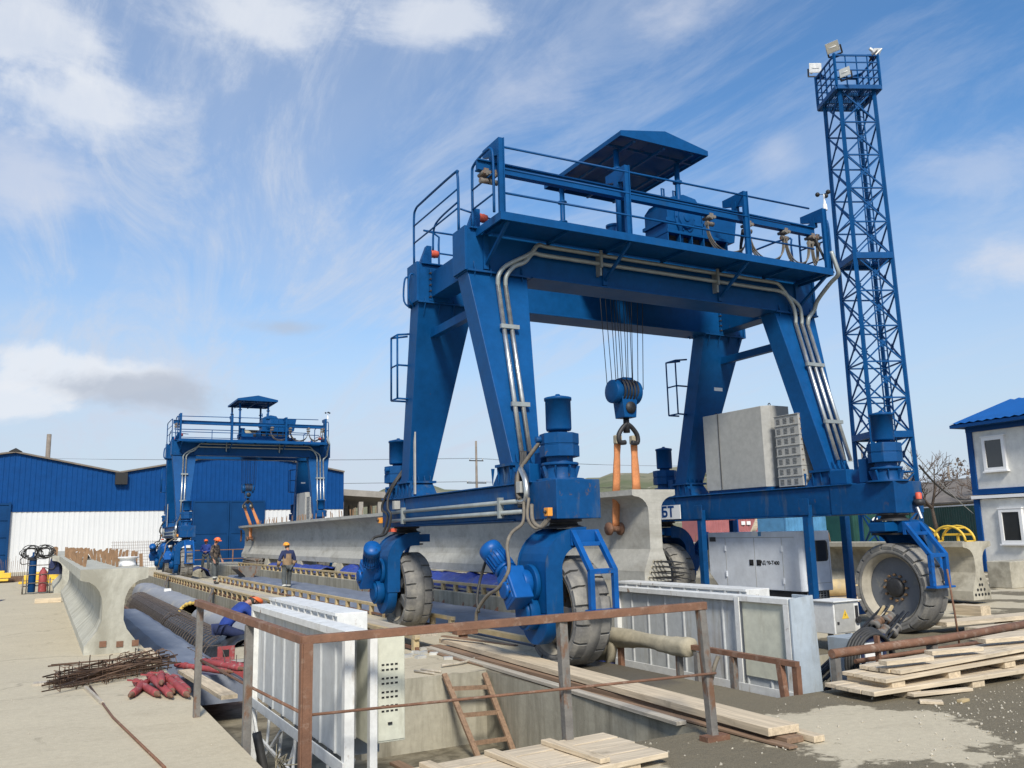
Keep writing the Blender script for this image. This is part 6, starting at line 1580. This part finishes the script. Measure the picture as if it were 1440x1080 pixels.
for i,(x,y,lab) in enumerate(((15.2,9.9,'long pale plank on the yard below the stained girder, upper one'),(15.2,9.2,'long pale plank on the yard beyond the pipe rail, middle one'),(14.6,8.7,'long pale plank on the yard beyond the pipe rail, nearest one'))):
    m=MB();m.cbox((x+1.2,y,.16-.05*i),(2.6,.2,.035),Matrix.Rotation(-.08,3,'Z'));m.cbox((x+.4,y,.06-.02*i),(.12,.25,.05-.01*i));m.build('yard_plank','wood_x',label=lab,cat='plank')
m=MB();m.cyl((16.2,15.2,.42),(17.6,14.6,.42),.2,.2,18);m.build('timber_log','yellow',label='short ochre drum lying beyond the generator cradle',cat='drum')
MB().box(16.0,18.0,14.2,15.6,.0,.2).build('timber_pallet','wood_x',label='low timber pallet under the ochre drum beyond the generator',cat='pallet')
for i,y in enumerate((12.2,13.0,13.9)): MB().box(12.5,13.3,y,y+.12,.0,.1).build('timber_bearer','wood_x',label='timber bearer on the ground below the generator cradle',cat='bearer',group='bearers below the generator')
crumple('sandbag_heap','canvas','pale dusty rubble heap beside the generator cradle',15.2,16.2,13.4,14.8,.0,.16,8,8,.03,33,'rubble heap')
# ladder in the pit
def ladder():
    t=thing('timber_ladder','brown timber ladder leaning on the pit wall','ladder',(5.2,10.6,-.95))
    for a,b in (((4.95,11.24,.02),(5.05,10.4,-.93)),((5.54,11.2,-.02),(5.57,10.42,-.93))): MB().bar(a,b,.04,.07,(1,0,0)).build('stile','wood_dark',t)
    for f in (.18,.5,.82):
        a=Vector((4.97,11.22,.02)).lerp(Vector((5.07,10.4,-.93)),f);b=Vector((5.54,11.2,-.02)).lerp(Vector((5.57,10.42,-.93)),f);MB().bar(a,b,.025,.055).build('rung','wood_dark',t)
ladder()
board((4.1,10.9,-.93),(4.2,9.6,-.93),.14,.035,'loose_plank','wood_dark','brown board lying on the muddy pit floor')
for k,(a,b) in enumerate((((4.72,11.75),(4.86,11.35)),((4.84,11.8),(5.0,11.45)))): MB().tube([(a[0],a[1],.02),(b[0],b[1],.02)],.018,6).build('wood_stick','wood_grey',label=('left' if k==0 else 'right')+' of two short sticks on the concrete ledge',cat='stick')
m=MB();r=random.Random(77)
for i in range(18):
    c=Vector((5.3+r.gauss(0,.22),13.3+r.gauss(0,.3),.02));s=r.uniform(.03,.08);m.cbox(c,(s,s*.7,s*.3),Matrix.Rotation(r.uniform(0,3),3,'Z'))
m.build('rubble_chips','zinc',label='scatter of grey chips on the concrete ledge',cat='rubble')
MB().tube(arcpts([(5.2,11.9,.03),(5.6,12.0,.03),(5.95,12.3,.03)],4),.022,6).build('bent_stick','wood_grey',label='bent brown stick on the concrete ledge beside the planks',cat='stick')
# cables on the right sagging from the tower to the cabin
MB().tube(sag((24.0,17.6,3.66),(31.36,20.95,2.75),.35,12),.035,6).build('sagging_cable','rubber',label='black cable sagging from the tower to the cabin',cat='cable')
MB().tube(sag((24.0,17.6,3.9),(31.36,20.9,2.2),.1,12),.015,6).build('sagging_cable','cabinet',label='thin pale cable sagging from the tower beside the black one',cat='cable')

# ---------------------------------------------------------------- people
def skin_tree(name,nodes,edges,mat,parent,root=0,sub=2):
    """continuous body surface grown from a joint skeleton"""
    off=OFF[parent.name]
    me=bpy.data.meshes.new(name);me.from_pydata([tuple(Vector(n[0])-off) for n in nodes],edges,[])
    o=bpy.data.objects.new(name,me);col.objects.link(o);o.parent=parent;OFF[o.name]=off
    md=o.modifiers.new('skin','SKIN');md.use_smooth_shade=True
    for i,n in enumerate(nodes):
        v=me.skin_vertices[0].data[i];rr=n[1];v.radius=rr if isinstance(rr,tuple) else (rr,rr);v.use_root=(i==root)
    s=o.modifiers.new('sub','SUBSURF');s.levels=sub;s.render_levels=sub
    bpy.context.view_layer.update()
    dg=bpy.context.evaluated_depsgraph_get();m2=bpy.data.meshes.new_from_object(o.evaluated_get(dg));o.modifiers.clear();o.data=m2
    m2.materials.clear();m2.materials.append(M[mat])
    for p in m2.polygons: p.use_smooth=True
    return o
def person(x,y,z,face,label,J,jacket,trousers,helmet,extra=None):
    """J gives joints in the person's own frame: +y is ahead, +x to the right"""
    t=thing('person',label,'person',(x,y,z));R=Matrix.Rotation(face,3,'Z');O=Vector((x,y,z));W=lambda p:O+R@Vector(p)
    j={k:Vector(v) for k,v in J.items()}
    # body: head, neck, hands with fingers, torso core and limbs as one surface
    nodes=[];edges=[];idx={}
    def nd(k,p,r,pa=None):
        idx[k]=len(nodes);nodes.append((W(p),r))
        if pa is not None: edges.append((idx[pa],idx[k]))
    nd('pel',j['pel'],(.09,.07));nd('che',j['che'],(.1,.075),'pel');nd('nek',j['nek'],.055,'che')
    hd=j['head'];up=(hd-j['nek']).normalized()
    nd('jaw',hd-up*.06,(.066,.075),'nek');nd('crn',hd+up*.05,(.078,.09),'jaw');nd('top',hd+up*.1,(.06,.07),'crn')
    for s in 'lr':
        nd('sho'+s,j['sho'+s],.045,'che');nd('elb'+s,j['elb'+s],.036,'sho'+s);nd('wri'+s,j['wri'+s],.027,'elb'+s)
        d=(j['wri'+s]-j['elb'+s]).normalized();nd('pal'+s,j['wri'+s]+d*.07,(.04,.02),'wri'+s)
        sd=d.cross(Vector((0,1,0)));sd=sd.normalized() if sd.length>.1 else Vector((1,0,0));fw=Vector((0,1,0))
        for f in range(4):
            b=j['wri'+s]+d*.085+fw*(.03-.02*f);L=(.06,.07,.065,.05)[f]
            nd('f%d'%f+s,b+d*L*.5,.0095,'pal'+s);nd('g%d'%f+s,b+d*L+sd*.012,.008,'f%d'%f+s)
        th=j['wri'+s]+d*.035+fw*.04;nd('th'+s,th,.011,'pal'+s);nd('tj'+s,th+d*.04+fw*.015,.009,'th'+s)
        nd('hip'+s,j['hip'+s],.06,'pel');nd('kne'+s,j['kne'+s],.045,'hip'+s);nd('ank'+s,j['ank'+s],.04,'kne'+s)
    skin_tree('body',nodes,edges,'skin',t)
    # face details
    fd=Vector(J.get('look',(0,1,0))).normalized();sx=fd.cross(up).normalized()
    m=MB()
    m.loft([[W(hd+fd*.082+up*.035+sx*.008),W(hd+fd*.082+up*.035-sx*.008),W(hd+fd*.075+up*.03)],[W(hd+fd*.112-up*.012+sx*.018),W(hd+fd*.112-up*.012-sx*.018),W(hd+fd*.08-up*.025)]])
    for s in (-1,1): m.sphere(W(hd+sx*.085*s-up*.005),.028,8,6,(.5,.8,1.2))
    m.build('face_relief','skin',t)
    m=MB()
    for s in (-1,1): m.sphere(W(hd+fd*.083+sx*.033*s+up*.02),.011,8,6)
    m.bar(W(hd+fd*.086-up*.055-sx*.025),W(hd+fd*.086-up*.055+sx*.025),.008,.008);m.build('eyes_and_mouth','boot',t)
    m=MB();m.sphere(W(hd-fd*.02+up*.01),.1,12,8,(.86,.86,.95));m.build('hair','boot',t)
    # jacket
    n=[(W(j['pel']+Vector((0,0,-.06))),(.175,.125)),(W(j['pel'].lerp(j['che'],.45)),(.165,.12)),(W(j['che']),(.19,.13)),(W(j['che'].lerp(j['nek'],.75)),(.085,.08))];e=[(0,1),(1,2),(2,3)]
    for s in 'lr':
        k=len(n);n+=[(W(j['sho'+s]),.085),(W(j['elb'+s]),.066),(W(j['wri'+s].lerp(j['elb'+s],.08)),.052)];e+=[(2,k),(k,k+1),(k+1,k+2)]
    jk=skin_tree('jacket',n,e,jacket,t)
    # trousers
    n=[(W(j['pel']+Vector((0,0,.02))),(.155,.115))];e=[]
    for s in 'lr':
        k=len(n);n+=[(W(j['hip'+s]),.105),(W(j['kne'+s]),.08),(W(j['ank'+s].lerp(j['kne'+s],.12)),.068)];e+=[(0,k),(k,k+1),(k+1,k+2)]
    tr=skin_tree('trousers',n,e,trousers,t)
    for s in 'lr':
        a=j['ank'+s];f=Vector(J.get('toe'+s,(0,1,0))).normalized()
        n=[(W(a+Vector((0,0,.06))),.055),(W(a+Vector((0,0,-.03))),.052),(W(a+f*.1+Vector((0,0,-.05))),(.048,.035)),(W(a+f*.18+Vector((0,0,-.055))),(.042,.03))]
        skin_tree('boot',n,[(0,1),(1,2),(2,3)],'boot',t,sub=1)
    # helmet
    m=MB();a=sx;b=up;c=fd;rings=[];seg=18
    for k in range(6):
        q=PI/2*k/5;rings.append([W(hd+up*(.055+.115*math.sin(q))+(a*math.cos(2*PI*i/seg)*.112+c*math.sin(2*PI*i/seg)*.135)*max(.02,math.cos(q))) for i in range(seg)])
    m.loft(rings,smooth=True)
    m.loft([[W(hd+up*.05+(a*math.cos(2*PI*i/seg)*.122+c*math.sin(2*PI*i/seg)*.145)) for i in range(seg)],[W(hd+up*.062+(a*math.cos(2*PI*i/seg)*.113+c*math.sin(2*PI*i/seg)*.136)) for i in range(seg)]],smooth=True)
    m.loft([[W(hd+fd*.12+up*.056+a*.085),W(hd+fd*.19+up*.045+a*.05),W(hd+fd*.2+up*.045),W(hd+fd*.19+up*.045-a*.05),W(hd+fd*.12+up*.056-a*.085)],[W(hd+fd*.12+up*.068+a*.085),W(hd+fd*.19+up*.053+a*.05),W(hd+fd*.2+up*.053),W(hd+fd*.19+up*.053-a*.05),W(hd+fd*.12+up*.068-a*.085)]])
    m.build('helmet',helmet,t)
    if extra: extra(t,j,W)
    return t
ST=dict(pel=(0,0,.95),che=(0,.01,1.32),nek=(0,.0,1.5),head=(0,.03,1.62),shol=(-.19,0,1.42),shor=(.19,0,1.42),elbl=(-.25,-.04,1.15),elbr=(.25,-.04,1.15),wril=(-.25,.06,.92),wrir=(.25,.06,.92),
        hipl=(-.1,0,.9),hipr=(.1,0,.9),knel=(-.11,.02,.49),kner=(.11,.02,.49),ankl=(-.12,-.01,.09),ankr=(.12,-.01,.09))
def shin_bands(t,j,W):
    for s in 'lr':
        a=j['ank'+s].lerp(j['kne'+s],.38);d=(j['kne'+s]-j['ank'+s]).normalized();m=MB();m.lathe(W(a),W(d)-W((0,0,0)),[(0,.083),(.045,.086)],12);m.build('reflective_band','reflect',t)
def tan_back(t,j,W):
    shin_bands(t,j,W)
    c=j['che'].lerp(j['pel'],.42)
    m=MB();R=[]
    for k in range(5):
        z=c.z-.2+.1*k;w=.178-.006*abs(k-2);R.append([W((j['pel'].x+w*1.03*math.cos(2*PI*i/18),j['pel'].y+.01+w*.76*math.sin(2*PI*i/18),z)) for i in range(18)])
    m.loft(R,caps=False,smooth=True);m.build('tan_panel','tan',t,recalc=False)
    for s in 'lr':
        d=(j['wri'+s]-j['elb'+s]);m=MB();m.tube([W(j['elb'+s]+d*.05),W(j['elb'+s]+d*.85)],[.069,.058],10);m.build('tan_sleeve','tan',t)
        m=MB();m.sphere(W(j['wri'+s]+d.normalized()*.06),.052,8,6,(1,1,1.3));m.build('work_glove','trouser',t)
A=dict(ST);A.update(elbl=(-.3,.0,1.14),wril=(-.30,.12,.93),elbr=(.27,-.02,1.14),wrir=(.24,.08,.92),knel=(-.13,.0,.49),kner=(.12,.1,.5),ankl=(-.14,-.12,.09),ankr=(.12,.14,.09),head=(-.01,.05,1.62))
person(7.72,31.2,.0,math.radians(12),'worker seen from behind in a tan and navy jacket, grey trousers and amber helmet',A,'navy','trouser','helmet_yellow',tan_back)
B=dict(ST);B.update(elbl=(-.26,.02,1.14),wril=(-.25,.14,.92),head=(.03,.06,1.62),look=(.3,1,-.25),knel=(-.1,.02,.49),ankl=(-.08,-.02,.09),kner=(.1,.05,.5),ankr=(.08,.05,.09))
person(5.92,35.2,.24,math.radians(-125),'worker in a brown camouflage jacket and orange helmet standing on the ochre walkway',B,'camo','trouser','helmet_orange',shin_bands)
Cc=dict(ST);Cc.update(elbl=(-.27,.05,1.15),wril=(-.06,.22,1.1),elbr=(.27,.05,1.15),wrir=(.05,.2,1.08),head=(0,.05,1.62),ankl=(-.17,0,.09),ankr=(.17,0,.09),knel=(-.15,.03,.49),kner=(.15,.03,.49))
person(7.95,50.2,.2,math.radians(160),'worker in a royal blue jacket and orange helmet with hands together, farthest of the workers',Cc,'royal','trouser','helmet_orange')
K=dict(pel=(0,-.32,.62),che=(0,.02,.92),nek=(0,.2,1.04),head=(0,.33,1.07),look=(0,.8,-.6),shol=(-.18,.1,.98),shor=(.18,.1,.98),elbl=(-.25,.28,.74),elbr=(.25,.3,.74),wril=(-.14,.45,.56),wrir=(.16,.46,.56),
       hipl=(-.11,-.3,.58),hipr=(.11,-.3,.58),knel=(-.16,.08,.42),kner=(.16,.1,.44),ankl=(-.14,-.22,.09),ankr=(.14,-.18,.09))
person(3.50,18.1,-.40,math.radians(-78),'crouching worker in a royal blue jacket and orange helmet beside the left ribbed screen',K,'royal','navy','helmet_orange')
